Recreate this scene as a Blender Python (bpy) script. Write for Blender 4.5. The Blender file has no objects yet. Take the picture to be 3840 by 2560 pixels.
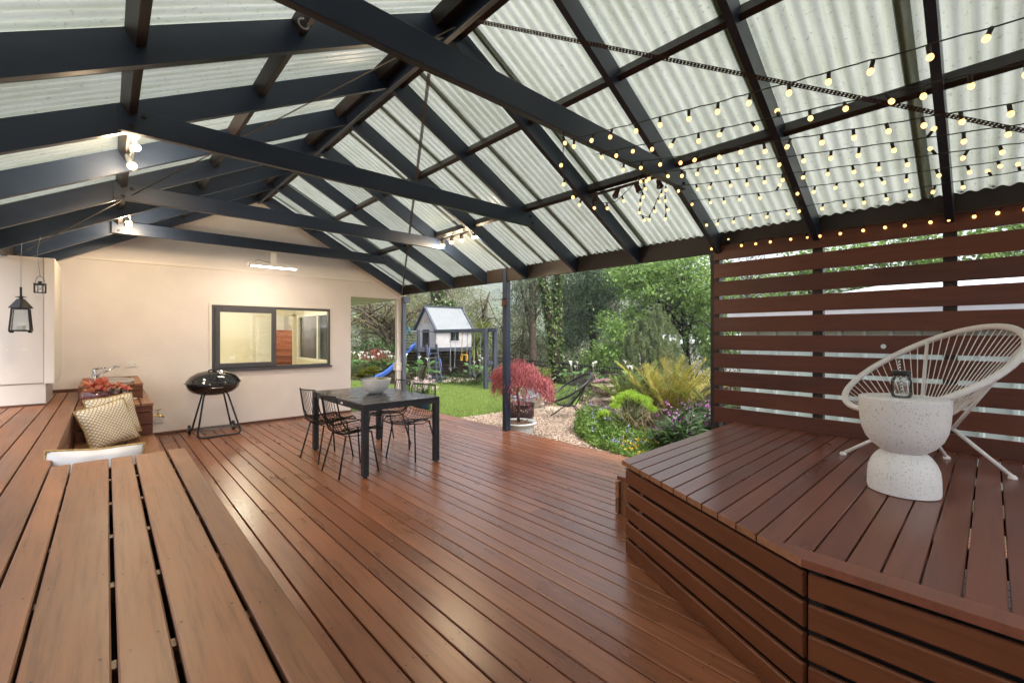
import bpy, math, random
import numpy as np
from mathutils import Vector, Matrix
random.seed(7)
RNG = np.random.default_rng(11)
PI = math.pi
R = math.radians
SC = bpy.context.scene
COL = SC.collection

# ---------------------------------------------------------------- camera, sky, sun, exposure
CAM_H = 1.45
YAW = 42.58
cam_d = bpy.data.cameras.new('camera')
cam_d.sensor_width = 36.0
cam_d.lens = 15.507
cam_d.shift_y = -0.00625
cam_d.clip_start = 0.05
cam_d.clip_end = 3000.0
cam = bpy.data.objects.new('camera', cam_d)
COL.objects.link(cam)
cam.location = (0, 0, CAM_H)
cam.rotation_euler = (PI / 2, 0, R(-YAW))
SC.camera = cam

SUN_EL, SUN_AZ = 56.0, 178.0          # high, veiled by cloud
world = bpy.data.worlds.new('World')
SC.world = world
world.use_nodes = True
wn, wl = world.node_tree.nodes, world.node_tree.links
wn.clear()
sky = wn.new('ShaderNodeTexSky')
sky.sky_type = 'NISHITA'
sky.sun_disc = False
sky.sun_elevation = R(SUN_EL)
sky.sun_rotation = R(SUN_AZ)
sky.air_density = 1.0
sky.dust_density = 6.0
sky.ozone_density = 1.0
hsv = wn.new('ShaderNodeHueSaturation')
hsv.inputs['Saturation'].default_value = 0.35
bg = wn.new('ShaderNodeBackground')
bg.inputs['Strength'].default_value = 0.15
wo = wn.new('ShaderNodeOutputWorld')
wl.new(sky.outputs[0], hsv.inputs['Color'])
wl.new(hsv.outputs[0], bg.inputs[0])
wl.new(bg.outputs[0], wo.inputs[0])

sun_d = bpy.data.lights.new('sun', 'SUN')
sun_d.energy = 1.0
sun_d.angle = R(25)
sun_d.color = (1.0, 0.96, 0.9)
sun = bpy.data.objects.new('sun', sun_d)
COL.objects.link(sun)
_a, _e = R(SUN_AZ), R(SUN_EL)
_dir = Vector((math.sin(_a) * math.cos(_e), math.cos(_a) * math.cos(_e), math.sin(_e)))
sun.rotation_euler = _dir.to_track_quat('Z', 'Y').to_euler()
sun.location = (0, 0, 30)

vs = SC.view_settings
vs.view_transform = 'Standard'
vs.look = 'None'
vs.exposure = 1.95
vs.gamma = 1.0
SC.render.engine = 'CYCLES'
SC.cycles.use_denoising = True
SC.cycles.max_bounces = 10
SC.cycles.diffuse_bounces = 5
SC.cycles.glossy_bounces = 4
SC.cycles.transmission_bounces = 6
SC.cycles.transparent_max_bounces = 12
SC.cycles.sample_clamp_indirect = 6.0
SC.cycles.caustics_reflective = False
SC.cycles.caustics_refractive = False

# ---------------------------------------------------------------- geometry helpers
def tag(o, label=None, cat=None, group=None, kind=None):
    if label: o['label'] = label
    if cat: o['category'] = cat
    if group: o['group'] = group
    if kind: o['kind'] = kind
    return o

def thing(name, label, cat, loc=(0, 0, 0), rz=0.0, group=None, kind=None):
    o = bpy.data.objects.new(name, None)
    o.empty_display_size = 0.1
    COL.objects.link(o)
    o.location = loc
    o.rotation_euler = (0, 0, rz)
    return tag(o, label, cat, group, kind)

class MB:
    """collects geometry of ONE mesh"""
    def __init__(self):
        self.v, self.f = [], []
    def add(self, vs, fs):
        n = len(self.v)
        self.v += [tuple(p) for p in vs]
        self.f += [tuple(i + n for i in q) for q in fs]
        return self
    def box(self, c, s, rz=0.0, rx=0.0, ry=0.0):
        M = Matrix.Rotation(rz, 3, 'Z') @ Matrix.Rotation(ry, 3, 'Y') @ Matrix.Rotation(rx, 3, 'X')
        vs = []
        for dx in (-.5, .5):
            for dy in (-.5, .5):
                for dz in (-.5, .5):
                    vs.append(Vector(c) + M @ Vector((dx * s[0], dy * s[1], dz * s[2])))
        return self.add(vs, [(0, 1, 3, 2), (4, 6, 7, 5), (0, 4, 5, 1), (2, 3, 7, 6), (0, 2, 6, 4), (1, 5, 7, 3)])
    def bar(self, p0, p1, w, h, up=(0, 0, 1)):
        p0, p1 = Vector(p0), Vector(p1)
        x = (p1 - p0).normalized()
        y = Vector(up).cross(x)
        y = y.normalized() if y.length > 1e-6 else Vector((0, 1, 0))
        z = x.cross(y)
        vs = []
        for p in (p0, p1):
            for a, b in ((-1, -1), (1, -1), (1, 1), (-1, 1)):
                vs.append(p + y * a * w / 2 + z * b * h / 2)
        return self.add(vs, [(0, 3, 2, 1), (4, 5, 6, 7), (0, 1, 5, 4), (1, 2, 6, 5), (2, 3, 7, 6), (3, 0, 4, 7)])
    def tube(self, pts, r, n=8, closed=False, cap=True):
        P = [Vector(p) for p in pts]
        m = len(P)
        rr = r if isinstance(r, (list, tuple)) else [r] * m
        ref = None
        vs = []
        for i in range(m):
            a = P[i - 1] if (i > 0 or closed) else P[i]
            b = P[(i + 1) % m] if (i < m - 1 or closed) else P[i]
            t = (b - a)
            t = t.normalized() if t.length > 1e-9 else Vector((0, 0, 1))
            if ref is None:
                ref = t.orthogonal().normalized()
            ref = (ref - t * ref.dot(t))
            ref = ref.normalized() if ref.length > 1e-6 else t.orthogonal().normalized()
            s = t.cross(ref)
            for k in range(n):
                an = 2 * PI * k / n
                vs.append(P[i] + (ref * math.cos(an) + s * math.sin(an)) * rr[i])
        fs = []
        for i in range(m if closed else m - 1):
            for k in range(n):
                a, b = i * n + k, i * n + (k + 1) % n
                c, d = ((i + 1) % m) * n + (k + 1) % n, ((i + 1) % m) * n + k
                fs.append((a, b, c, d))
        if cap and not closed:
            fs.append(tuple(range(n - 1, -1, -1)))
            fs.append(tuple((m - 1) * n + k for k in range(n)))
        return self.add(vs, fs)
    def lathe(self, prof, n=24, c=(0, 0, 0), sx=1.0, sy=1.0, cap=True):
        vs, fs = [], []
        for (r, z) in prof:
            for k in range(n):
                a = 2 * PI * k / n
                vs.append((c[0] + r * math.cos(a) * sx, c[1] + r * math.sin(a) * sy, c[2] + z))
        m = len(prof)
        for i in range(m - 1):
            for k in range(n):
                fs.append((i * n + k, i * n + (k + 1) % n, (i + 1) * n + (k + 1) % n, (i + 1) * n + k))
        if cap:
            if prof[0][0] > 1e-5: fs.append(tuple(range(n - 1, -1, -1)))
            if prof[-1][0] > 1e-5: fs.append(tuple((m - 1) * n + k for k in range(n)))
        return self.add(vs, fs)
    def ball(self, c, r, n=10, m=6, s=(1, 1, 1)):
        prof = [(max(1e-4, r * math.sin(PI * i / m)), -r * math.cos(PI * i / m) * s[2]) for i in range(m + 1)]
        return self.lathe(prof, n, c, s[0], s[1], cap=False)
    def prism(self, poly, z0, z1):
        n = len(poly)
        vs = [(x, y, z0) for x, y in poly] + [(x, y, z1) for x, y in poly]
        fs = [tuple(range(n - 1, -1, -1)), tuple(range(n, 2 * n))]
        fs += [(i, (i + 1) % n, n + (i + 1) % n, n + i) for i in range(n)]
        return self.add(vs, fs)
    def ribbon(self, base, d, length, width, droop, segs=5, taper=1.0, twist=0.0, fold=0.0):
        """a strap leaf: curved, tapering to its tip"""
        p = Vector(base); d = Vector(d).normalized()
        side = d.cross(Vector((0, 0, 1)))
        side = side.normalized() if side.length > 1e-4 else Vector((1, 0, 0))
        if twist: side = Matrix.Rotation(twist, 3, d) @ side
        vs = []
        for i in range(segs + 1):
            t = i / segs
            w = width * (min(1.0, .45 + 2.2 * t) if taper else 1) * (1 - t ** 2.2 * .96)
            vs += [p - side * w / 2, p + side * w / 2]
            p = p + d * (length / segs)
            d = (d + Vector((0, 0, -droop / segs))).normalized()
        fs = [(2 * i, 2 * i + 1, 2 * i + 3, 2 * i + 2) for i in range(segs)]
        return self.add(vs, fs)

def mesh_obj(name, mb, mat=None, parent=None, smooth=False, world=False, loc=None, rot=None):
    me = bpy.data.meshes.new(name)
    me.from_pydata(mb.v, [], mb.f)
    if smooth:
        me.polygons.foreach_set('use_smooth', [True] * len(me.polygons))
    me.update()
    o = bpy.data.objects.new(name, me)
    COL.objects.link(o)
    if mat: me.materials.append(mat)
    if loc is not None: o.location = loc
    if rot is not None: o.rotation_euler = rot
    if parent is not None:
        o.parent = parent
        if world:
            o.matrix_parent_inverse = Matrix.LocRotScale(parent.location, parent.rotation_euler, None).inverted()
    return o

def auto_smooth(o, deg=35):
    me = o.data
    me.polygons.foreach_set('use_smooth', [True] * len(me.polygons))
    try:
        me.set_sharp_from_angle(angle=R(deg))
    except Exception:
        pass
    return o

_bm_cache = {}
def beam(name, p0, p1, w, h, mat, parent=None, ch=0.003, up=(0, 0, 1), world=True, bow=0.0):
    """a timber: local X runs along it so the grain follows; chamfered edges; mesh shared by alike pieces"""
    p0, p1 = Vector(p0), Vector(p1)
    L = (p1 - p0).length
    key = (round(L, 3), round(w, 4), round(h, 4), round(ch, 4), mat.name)
    me = _bm_cache.get(key)
    if me is None:
        a, b, c = w / 2, h / 2, ch
        prof = [(-a + c, -b), (a - c, -b), (a, -b + c), (a, b - c), (a - c, b), (-a + c, b), (-a, b - c), (-a, -b + c)]
        vs = [(0, y, z) for y, z in prof] + [(L, y, z) for y, z in prof]
        fs = [tuple(range(7, -1, -1)), tuple(range(8, 16))] + [(i, (i + 1) % 8, 8 + (i + 1) % 8, 8 + i) for i in range(8)]
        me = bpy.data.meshes.new(name)
        me.from_pydata(vs, [], fs)
        me.materials.append(mat)
        me.update()
        _bm_cache[key] = me
    o = bpy.data.objects.new(name, me)
    COL.objects.link(o)
    x = (p1 - p0).normalized()
    y = Vector(up).cross(x).normalized()
    z = x.cross(y)
    M = Matrix(((x.x, y.x, z.x, p0.x), (x.y, y.y, z.y, p0.y), (x.z, y.z, z.z, p0.z), (0, 0, 0, 1)))
    if parent is not None:
        o.parent = parent
        if world:
            o.matrix_parent_inverse = Matrix.LocRotScale(parent.location, parent.rotation_euler, None).inverted()
    o.matrix_basis = M
    return o

def copy_tree(o, parent=None):
    c = o.copy()
    COL.objects.link(c)
    if parent is not None: c.parent = parent
    for ch in list(o.children):
        copy_tree(ch, c)
    return c

def np_mesh(name, V, F, mat, parent=None, world=True, kind=None):
    """V (n,3), F (m,k) with constant k"""
    me = bpy.data.meshes.new(name)
    n, (m, k) = len(V), F.shape
    me.vertices.add(n)
    me.vertices.foreach_set('co', V.astype(np.float32).ravel())
    me.loops.add(m * k)
    me.loops.foreach_set('vertex_index', F.astype(np.int32).ravel())
    me.polygons.add(m)
    me.polygons.foreach_set('loop_start', np.arange(0, m * k, k, dtype=np.int32))
    me.polygons.foreach_set('loop_total', np.full(m, k, dtype=np.int32))
    me.update(calc_edges=True)
    me.materials.append(mat)
    o = bpy.data.objects.new(name, me)
    COL.objects.link(o)
    if parent is not None:
        o.parent = parent
        if world:
            o.matrix_parent_inverse = Matrix.LocRotScale(parent.location, parent.rotation_euler, None).inverted()
    if kind: o['kind'] = kind
    return o

def unit(a):
    return a / np.maximum(np.linalg.norm(a, axis=1, keepdims=True), 1e-9)

def leaves(name, C, l, w, mat, parent=None, droop=0.0, up=0.3, D=None, fold=.15, kind=None, jitter=.35):
    """one small folded leaf per row of C"""
    n = len(C)
    d = RNG.normal(size=(n, 3)) if D is None else D + RNG.normal(size=(n, 3)) * jitter
    d[:, 2] -= droop
    d = unit(d)
    nrm = RNG.normal(size=(n, 3)); nrm[:, 2] += up * 3
    s = unit(np.cross(d, nrm)); nn = np.cross(s, d)
    L = l * RNG.uniform(.65, 1.25, (n, 1)); W = w * RNG.uniform(.7, 1.2, (n, 1))
    V = np.stack([C - d * L * .5, C + s * W * .5 - d * L * .06 + nn * W * fold, C + d * L * .5, C - s * W * .5 - d * L * .06 + nn * W * fold], 1).reshape(-1, 3)
    return np_mesh(name, V, np.arange(n * 4).reshape(n, 4), mat, parent, True, kind)

def site(lat, dep, z=0.0):
    """garden survey frame: metres right of and away from the corner of the deck where the survey began"""
    s, c = math.sin(R(YAW)), math.cos(R(YAW))
    return Vector((dep * s + lat * c, dep * c - lat * s, z))

# ---------------------------------------------------------------- materials
def nt(name):
    m = bpy.data.materials.new(name)
    m.use_nodes = True
    n, l = m.node_tree.nodes, m.node_tree.links
    n.clear()
    out = n.new('ShaderNodeOutputMaterial')
    return m, n, l, out

def prin(n, col=(.5, .5, .5), rough=.5, metal=0.0, spec=.5, coat=0.0):
    p = n.new('ShaderNodeBsdfPrincipled')
    p.inputs['Base Color'].default_value = (*col, 1)
    p.inputs['Roughness'].default_value = rough
    p.inputs['Metallic'].default_value = metal
    p.inputs['Specular IOR Level'].default_value = spec
    p.inputs['Coat Weight'].default_value = coat
    return p

def ramp(n, stops):
    r = n.new('ShaderNodeValToRGB')
    el = r.color_ramp.elements
    while len(el) < len(stops): el.new(.5)
    for e, (p, c) in zip(el, stops):
        e.position = p
        e.color = (*c, 1) if len(c) == 3 else c
    return r

def g3(v): return (v, v, v)

def noise(n, l, vec, scale, detail=4.0, rough=.55, dim=None):
    t = n.new('ShaderNodeTexNoise')
    t.inputs['Scale'].default_value = scale
    t.inputs['Detail'].default_value = detail
    t.inputs['Roughness'].default_value = rough
    if vec is not None: l.new(vec, t.inputs['Vector'])
    return t

def m_plain(name, col, rough=.5, metal=0.0, var=.12, scale=6.0, bump=0.0, bscale=80.0, spec=.5, coat=0.0, col2=None):
    m, n, l, out = nt(name)
    p = prin(n, col, rough, metal, spec, coat)
    tc = n.new('ShaderNodeTexCoord')
    t = noise(n, l, tc.outputs['Object'], scale)
    c2 = col2 or tuple(max(0, c * (1 - var * 2)) for c in col)
    c1 = tuple(min(1, c * (1 + var)) for c in col)
    r = ramp(n, [(.3, c2), (.7, c1)])
    l.new(t.outputs[0], r.inputs[0]); l.new(r.outputs[0], p.inputs['Base Color'])
    rr = ramp(n, [(.3, g3(max(.02, rough - .08))), (.7, g3(min(1, rough + .08)))])
    l.new(t.outputs[0], rr.inputs[0]); l.new(rr.outputs[0], p.inputs['Roughness'])
    if bump:
        b = n.new('ShaderNodeBump'); b.inputs['Strength'].default_value = bump; b.inputs['Distance'].default_value = .004
        t2 = noise(n, l, tc.outputs['Object'], bscale, 3.0)
        l.new(t2.outputs[0], b.inputs['Height']); l.new(b.outputs[0], p.inputs['Normal'])
    l.new(p.outputs[0], out.inputs[0])
    return m

def m_wood(name, ca, cb, rough=.35, grain=.5, bump=.12, coat=0.0, wear=.0, spec=.5, rvar=.1):
    """stained board: colour differs board by board, grain runs along local X"""
    m, n, l, out = nt(name)
    p = prin(n, ca, rough, 0, spec, coat)
    p.inputs['Coat Roughness'].default_value = .2
    tc = n.new('ShaderNodeTexCoord')
    oi = n.new('ShaderNodeObjectInfo')
    off = n.new('ShaderNodeVectorMath'); off.operation = 'MULTIPLY_ADD'
    cmb = n.new('ShaderNodeCombineXYZ')
    mul = n.new('ShaderNodeMath'); mul.operation = 'MULTIPLY'; mul.inputs[1].default_value = 37.0
    l.new(oi.outputs['Random'], mul.inputs[0])
    for k in range(3): l.new(mul.outputs[0], cmb.inputs[k])
    off.operation = 'ADD'
    l.new(tc.outputs['Object'], off.inputs[0]); l.new(cmb.outputs[0], off.inputs[1])
    mp = n.new('ShaderNodeMapping'); mp.inputs['Scale'].default_value = (2.0, 38, 38)
    l.new(off.outputs[0], mp.inputs[0])
    g = noise(n, l, mp.outputs[0], 1.0, 8.0, .72)
    mp2 = n.new('ShaderNodeMapping'); mp2.inputs['Scale'].default_value = (.9, 3.2, 3.2)
    l.new(off.outputs[0], mp2.inputs[0])
    g2 = noise(n, l, mp2.outputs[0], 1.3, 3.0, .5)
    mixb = n.new('ShaderNodeMix'); mixb.data_type = 'RGBA'
    mixb.inputs['A'].default_value = (*ca, 1); mixb.inputs['B'].default_value = (*cb, 1)
    l.new(oi.outputs['Random'], mixb.inputs['Factor'])
    gr = ramp(n, [(.30, g3(1 - grain * .55)), (.50, g3(1.0)), (.68, g3(1 + grain * .18))])
    l.new(g.outputs[0], gr.inputs[0])
    gr2 = ramp(n, [(.3, g3(1 - grain * .3)), (.7, g3(1 + grain * .25))])
    l.new(g2.outputs[0], gr2.inputs[0])
    x1 = n.new('ShaderNodeMix'); x1.data_type = 'RGBA'; x1.blend_type = 'MULTIPLY'; x1.inputs['Factor'].default_value = 1
    x2 = n.new('ShaderNodeMix'); x2.data_type = 'RGBA'; x2.blend_type = 'MULTIPLY'; x2.inputs['Factor'].default_value = 1
    l.new(mixb.outputs['Result'], x1.inputs['A']); l.new(gr.outputs[0], x1.inputs['B'])
    l.new(x1.outputs['Result'], x2.inputs['A']); l.new(gr2.outputs[0], x2.inputs['B'])
    src = x2.outputs['Result']
    if wear:
        wv = noise(n, l, off.outputs[0], 5.0, 5.0, .6)
        wr = ramp(n, [(.52, g3(0)), (.72, g3(wear))])
        l.new(wv.outputs[0], wr.inputs[0])
        x3 = n.new('ShaderNodeMix'); x3.data_type = 'RGBA'
        x3.inputs['B'].default_value = (min(1, ca[0] * 1.5 + .05), min(1, ca[1] * 1.6 + .05), min(1, ca[2] * 1.7 + .04), 1)
        l.new(wr.outputs[0], x3.inputs['Factor']); l.new(src, x3.inputs['A'])
        src = x3.outputs['Result']
    l.new(src, p.inputs['Base Color'])
    rr = ramp(n, [(.3, g3(max(.03, rough - rvar))), (.7, g3(rough + rvar))])
    l.new(g2.outputs[0], rr.inputs[0]); l.new(rr.outputs[0], p.inputs['Roughness'])
    b = n.new('ShaderNodeBump'); b.inputs['Strength'].default_value = bump; b.inputs['Distance'].default_value = .002
    l.new(g.outputs[0], b.inputs['Height']); l.new(b.outputs[0], p.inputs['Normal'])
    l.new(p.outputs[0], out.inputs[0])
    return m

def m_leaf(name, ca, cb, trans=.3, rough=.5, spec=.3):
    m, n, l, out = nt(name)
    geo = n.new('ShaderNodeNewGeometry')
    mix = n.new('ShaderNodeMix'); mix.data_type = 'RGBA'
    mix.inputs['A'].default_value = (*ca, 1); mix.inputs['B'].default_value = (*cb, 1)
    l.new(geo.outputs['Random Per Island'], mix.inputs['Factor'])
    p = prin(n, ca, rough, 0, spec)
    l.new(mix.outputs['Result'], p.inputs['Base Color'])
    t = n.new('ShaderNodeBsdfTranslucent')
    l.new(mix.outputs['Result'], t.inputs[0])
    ms = n.new('ShaderNodeMixShader'); ms.inputs[0].default_value = trans
    l.new(p.outputs[0], ms.inputs[1]); l.new(t.outputs[0], ms.inputs[2])
    l.new(ms.outputs[0], out.inputs[0])
    return m

def m_emit(name, col, strength):
    m, n, l, out = nt(name)
    e = n.new('ShaderNodeEmission')
    e.inputs[0].default_value = (*col, 1); e.inputs[1].default_value = strength
    l.new(e.outputs[0], out.inputs[0])
    return m

def m_glass(name, tint=(1, 1, 1), refl=.1, rough=.02):
    """thin pane: lets light through, mirrors a little"""
    m, n, l, out = nt(name)
    t = n.new('ShaderNodeBsdfTransparent'); t.inputs[0].default_value = (*tint, 1)
    g = n.new('ShaderNodeBsdfGlossy'); g.inputs['Roughness'].default_value = rough
    fr = n.new('ShaderNodeFresnel'); fr.inputs[0].default_value = 1.5
    mx = n.new('ShaderNodeMath'); mx.operation = 'MULTIPLY_ADD'; mx.inputs[1].default_value = 1.0; mx.inputs[2].default_value = refl
    l.new(fr.outputs[0], mx.inputs[0])
    ms = n.new('ShaderNodeMixShader')
    l.new(mx.outputs[0], ms.inputs[0]); l.new(t.outputs[0], ms.inputs[1]); l.new(g.outputs[0], ms.inputs[2])
    l.new(ms.outputs[0], out.inputs[0])
    return m

M = {}
M['deck'] = m_wood('deck_stain', (.215, .078, .036), (.305, .12, .058), .29, .65, .06, 0, .03, .6, .03)
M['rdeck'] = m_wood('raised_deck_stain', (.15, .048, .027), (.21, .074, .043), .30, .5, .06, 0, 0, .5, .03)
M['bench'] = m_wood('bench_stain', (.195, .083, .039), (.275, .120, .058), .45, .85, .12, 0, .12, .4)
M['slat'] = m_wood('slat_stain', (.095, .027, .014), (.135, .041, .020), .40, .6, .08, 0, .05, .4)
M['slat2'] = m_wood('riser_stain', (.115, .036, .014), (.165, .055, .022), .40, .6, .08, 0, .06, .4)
M['endgrain'] = m_wood('end_grain', (.26, .115, .055), (.32, .14, .07), .5, .7, .1)
M['navy'] = m_wood('navy_paint', (.013, .025, .052), (.018, .031, .062), .38, .35, .06, 0, 0, .5, .06)
M['brownpaint'] = m_wood('brown_black_paint', (.020, .014, .012), (.027, .019, .016), .45, .3, .06, 0, 0, .4)
M['joist'] = m_plain('joist_gap_black', (.006, .0045, .004), .95)  # near black for backings too, so board gaps look deep in shade
M['wall'] = m_plain('cream_render', (.80, .745, .715), .85, 0, .04, 1.5, .9, 95, .2)
M['cream'] = m_plain('cream_paint', (.70, .66, .615), .55, 0, .03, 2.0, .05, 60, .3)
M['trim'] = m_plain('cream_trim', (.78, .73, .67), .5, 0, .03, 3.0)
M['skirt'] = m_wood('skirting_stain', (.12, .045, .025), (.15, .055, .03), .5, .4)
M['black'] = m_plain('black_metal', (.012, .013, .015), .38, .3, .1, 20)
M['charcoal'] = m_plain('charcoal_powdercoat', (.035, .04, .048), .38, .2, .06, 14)
M['frame'] = m_plain('grey_window_frame', (.075, .075, .085), .4, .1, .05, 8)
M['blackplastic'] = m_plain('black_plastic', (.012, .012, .013), .5, 0, .1, 20)
M['enamel'] = m_plain('black_enamel', (.008, .008, .009), .12, 0, .05, 6, 0, 80, .6, .6)
M['chrome'] = m_plain('brushed_steel', (.62, .62, .63), .18, 1.0, .05, 10)
M['galv'] = m_plain('galvanised_steel', (.42, .44, .45), .4, .9, .1, 12)
M['brass'] = m_plain('brass', (.55, .38, .16), .3, 1.0, .1, 20)
M['white'] = m_plain('white_paint', (.74, .74, .73), .45, 0, .03, 4)
M['plastic'] = m_plain('white_plastic', (.8, .79, .76), .35, 0, .02, 4)
M['glass'] = m_glass('window_glass', (.98, .99, .98), .03)
M['clear'] = m_glass('clear_glassware', (.93, .96, .96), .08, .03)
M['wire'] = m_plain('wire_grey', (.22, .2, .18), .5, .6)
M['cable'] = m_plain('black_cable', (.015, .017, .016), .6)
M['bulb'] = m_emit('warm_bulb', (1.0, .52, .16), 1.0)
M['spot'] = m_emit('halogen_bulb', (1.0, .66, .30), 6.0)
M['tube'] = m_emit('heater_tube', (1.0, .86, .66), 14.0)
M['rust'] = m_plain('rusty_steel', (.09, .045, .028), .7, .3, .3, 25, .3, 60)
# ================================================================ THE SETTING: ground, lawn, gravel
GZ = -0.2
M['lawn'] = m_plain('lawn_soil', (.12, .165, .045), .95, 0, .25, 1.2, .6, 30, .1, 0, (.085, .125, .03))
M['soil'] = m_plain('dark_mulch_soil', (.06, .045, .03), .95, 0, .3, 6, .6, 30, .1)
M['gravelbase'] = m_plain('gravel_base', (.20, .15, .11), .95, 0, .3, 60, .8, 120, .1)

def ground():
    xs = [-600, -60, -12, 0, 4, 8, 11.6, 12.4, 13.4, 16, 24, 60, 150, 700]
    ys = [-600, -60, -10, 0, 4, 8, 12, 16, 20, 26, 40, 90, 200, 700]
    mb = MB()
    def z(x, y):
        d = x * math.sin(R(YAW)) + y * math.cos(R(YAW))
        drop = max(0.0, min(1.0, (d - 17.5) / 4.0))
        dropx = max(0.0, min(1.0, (x - 11.4) / 2.0))
        return GZ - .03 - 1.0 * max(drop, dropx)
    for y in ys:
        for x in xs: mb.v.append((x, y, z(x, y)))
    n = len(xs)
    for j in range(len(ys) - 1):
        for i in range(n - 1):
            mb.f.append((j * n + i, j * n + i + 1, (j + 1) * n + i + 1, (j + 1) * n + i))
    return tag(mesh_obj('ground', mb, M['soil'], smooth=True), kind='structure')
ground()
tag(mesh_obj('lawn', MB().add([(4.5, 7.12, GZ), (6.3, 7.06, GZ), (8.2, 6.6, GZ), (11.2, 9.0, GZ), (11.6, 12, GZ), (9.4, 12.2, GZ), (8.3, 12.75, GZ), (7.0, 12.9, GZ), (6.5, 16.3, GZ), (3.5, 17.5, GZ), (3.42, 8.4, GZ), (4.5, 8.3, GZ)], [tuple(range(12))]), M['lawn']), kind='structure')
tag(mesh_obj('gravel_path', MB().add([(4.5, 2.9, GZ + .004), (5.3, 3.3, GZ + .004), (6.0, 4.6, GZ + .004), (8.6, 5.0, GZ + .004), (8.3, 6.62, GZ + .004), (6.3, 7.1, GZ + .004), (4.5, 7.16, GZ + .004)], [tuple(range(7))]), M['gravelbase']), kind='structure')

def inside(poly, P):
    x, y = P[:, 0], P[:, 1]
    c = np.zeros(len(P), bool)
    j = len(poly) - 1
    for i in range(len(poly)):
        xi, yi = poly[i]; xj, yj = poly[j]
        c ^= ((yi > y) != (yj > y)) & (x < (xj - xi) * (y - yi) / (yj - yi + 1e-12) + xi)
        j = i
    return c
def scatter(poly, n):
    a = np.array(poly); lo, hi = a.min(0), a.max(0)
    P = RNG.uniform(lo, hi, (int(n * 2.2), 2))
    P = P[inside(poly, P)]
    return P[:n]

def pebbles(name, poly, n, s, mat, label, z=GZ + .006):
    P = scatter(poly, n); n = len(P)
    base = np.array([(1, 0, 0), (0, 1, 0), (-1, 0, 0), (0, -1, 0), (0, 0, 1), (.6, .6, .55), (-.6, .6, .5), (-.6, -.6, .6), (.6, -.6, .5)])
    tri = np.array([(0, 5, 8), (5, 4, 8), (1, 6, 5), (5, 6, 4), (2, 7, 6), (6, 7, 4), (3, 8, 7), (7, 8, 4), (0, 1, 5), (1, 2, 6), (2, 3, 7), (3, 0, 8)])
    sc = s * RNG.uniform(.5, 1.4, (n, 1, 1)) * RNG.uniform(.6, 1.3, (n, 1, 3)) * np.array([1, .7, .55])
    ang = RNG.uniform(0, 2 * PI, n)
    ca, sa = np.cos(ang)[:, None], np.sin(ang)[:, None]
    V = base[None] * sc
    V = V + RNG.normal(size=V.shape) * s * .08
    X = V[..., 0] * ca - V[..., 1] * sa + P[:, :1]; Y = V[..., 0] * sa + V[..., 1] * ca + P[:, 1:]
    Z = V[..., 2] + z + RNG.uniform(0, s * .5, (n, 1))
    V = np.stack([X, Y, Z], -1).reshape(-1, 3)
    F = (tri[None] + np.arange(n)[:, None, None] * len(base)).reshape(-1, 3)
    o = np_mesh(name, V, F, mat, kind='stuff')
    return tag(o, label, 'gravel')
M['pebble'] = m_leaf('pebble_mix', (.18, .125, .085), (.36, .29, .23), 0, .8)
pebbles('gravel', [(4.58, 3.05), (5.25, 3.45), (5.7, 4.6), (8.4, 5.1), (8.2, 6.6), (6.3, 7.06), (4.58, 7.14)], 13000, .022, M['pebble'], 'tan and grey pebbles between the deck and the lawn')

M['grass'] = m_leaf('grass_blades', (.15, .23, .05), (.27, .35, .10), .35, .6, .2)
def grass(poly, n, h):
    P = scatter(poly, n); n = len(P)
    a = RNG.uniform(0, 2 * PI, n)
    lean = RNG.normal(size=(n, 2)) * h * .45
    hh = h * RNG.uniform(.5, 1.3, n); w = .006
    V = np.zeros((n, 3, 3))
    V[:, 0, 0] = P[:, 0] - np.cos(a) * w; V[:, 0, 1] = P[:, 1] - np.sin(a) * w
    V[:, 1, 0] = P[:, 0] + np.cos(a) * w; V[:, 1, 1] = P[:, 1] + np.sin(a) * w
    V[:, 2, :2] = P + lean; V[:, 2, 2] = hh
    V[..., 2] += GZ
    o = np_mesh('grass', V.reshape(-1, 3), np.arange(n * 3).reshape(n, 3), M['grass'], kind='stuff')
    return tag(o, 'short mown green lawn grass beyond the deck', 'grass')
grass([(4.6, 7.16), (6.3, 7.1), (8.2, 6.65), (10.9, 9.0), (11.3, 12), (9.4, 12.2), (8.3, 12.75), (7.0, 12.9), (6.4, 16.0), (4.5, 16.5), (4.55, 8.3)], 190000, .055)

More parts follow.
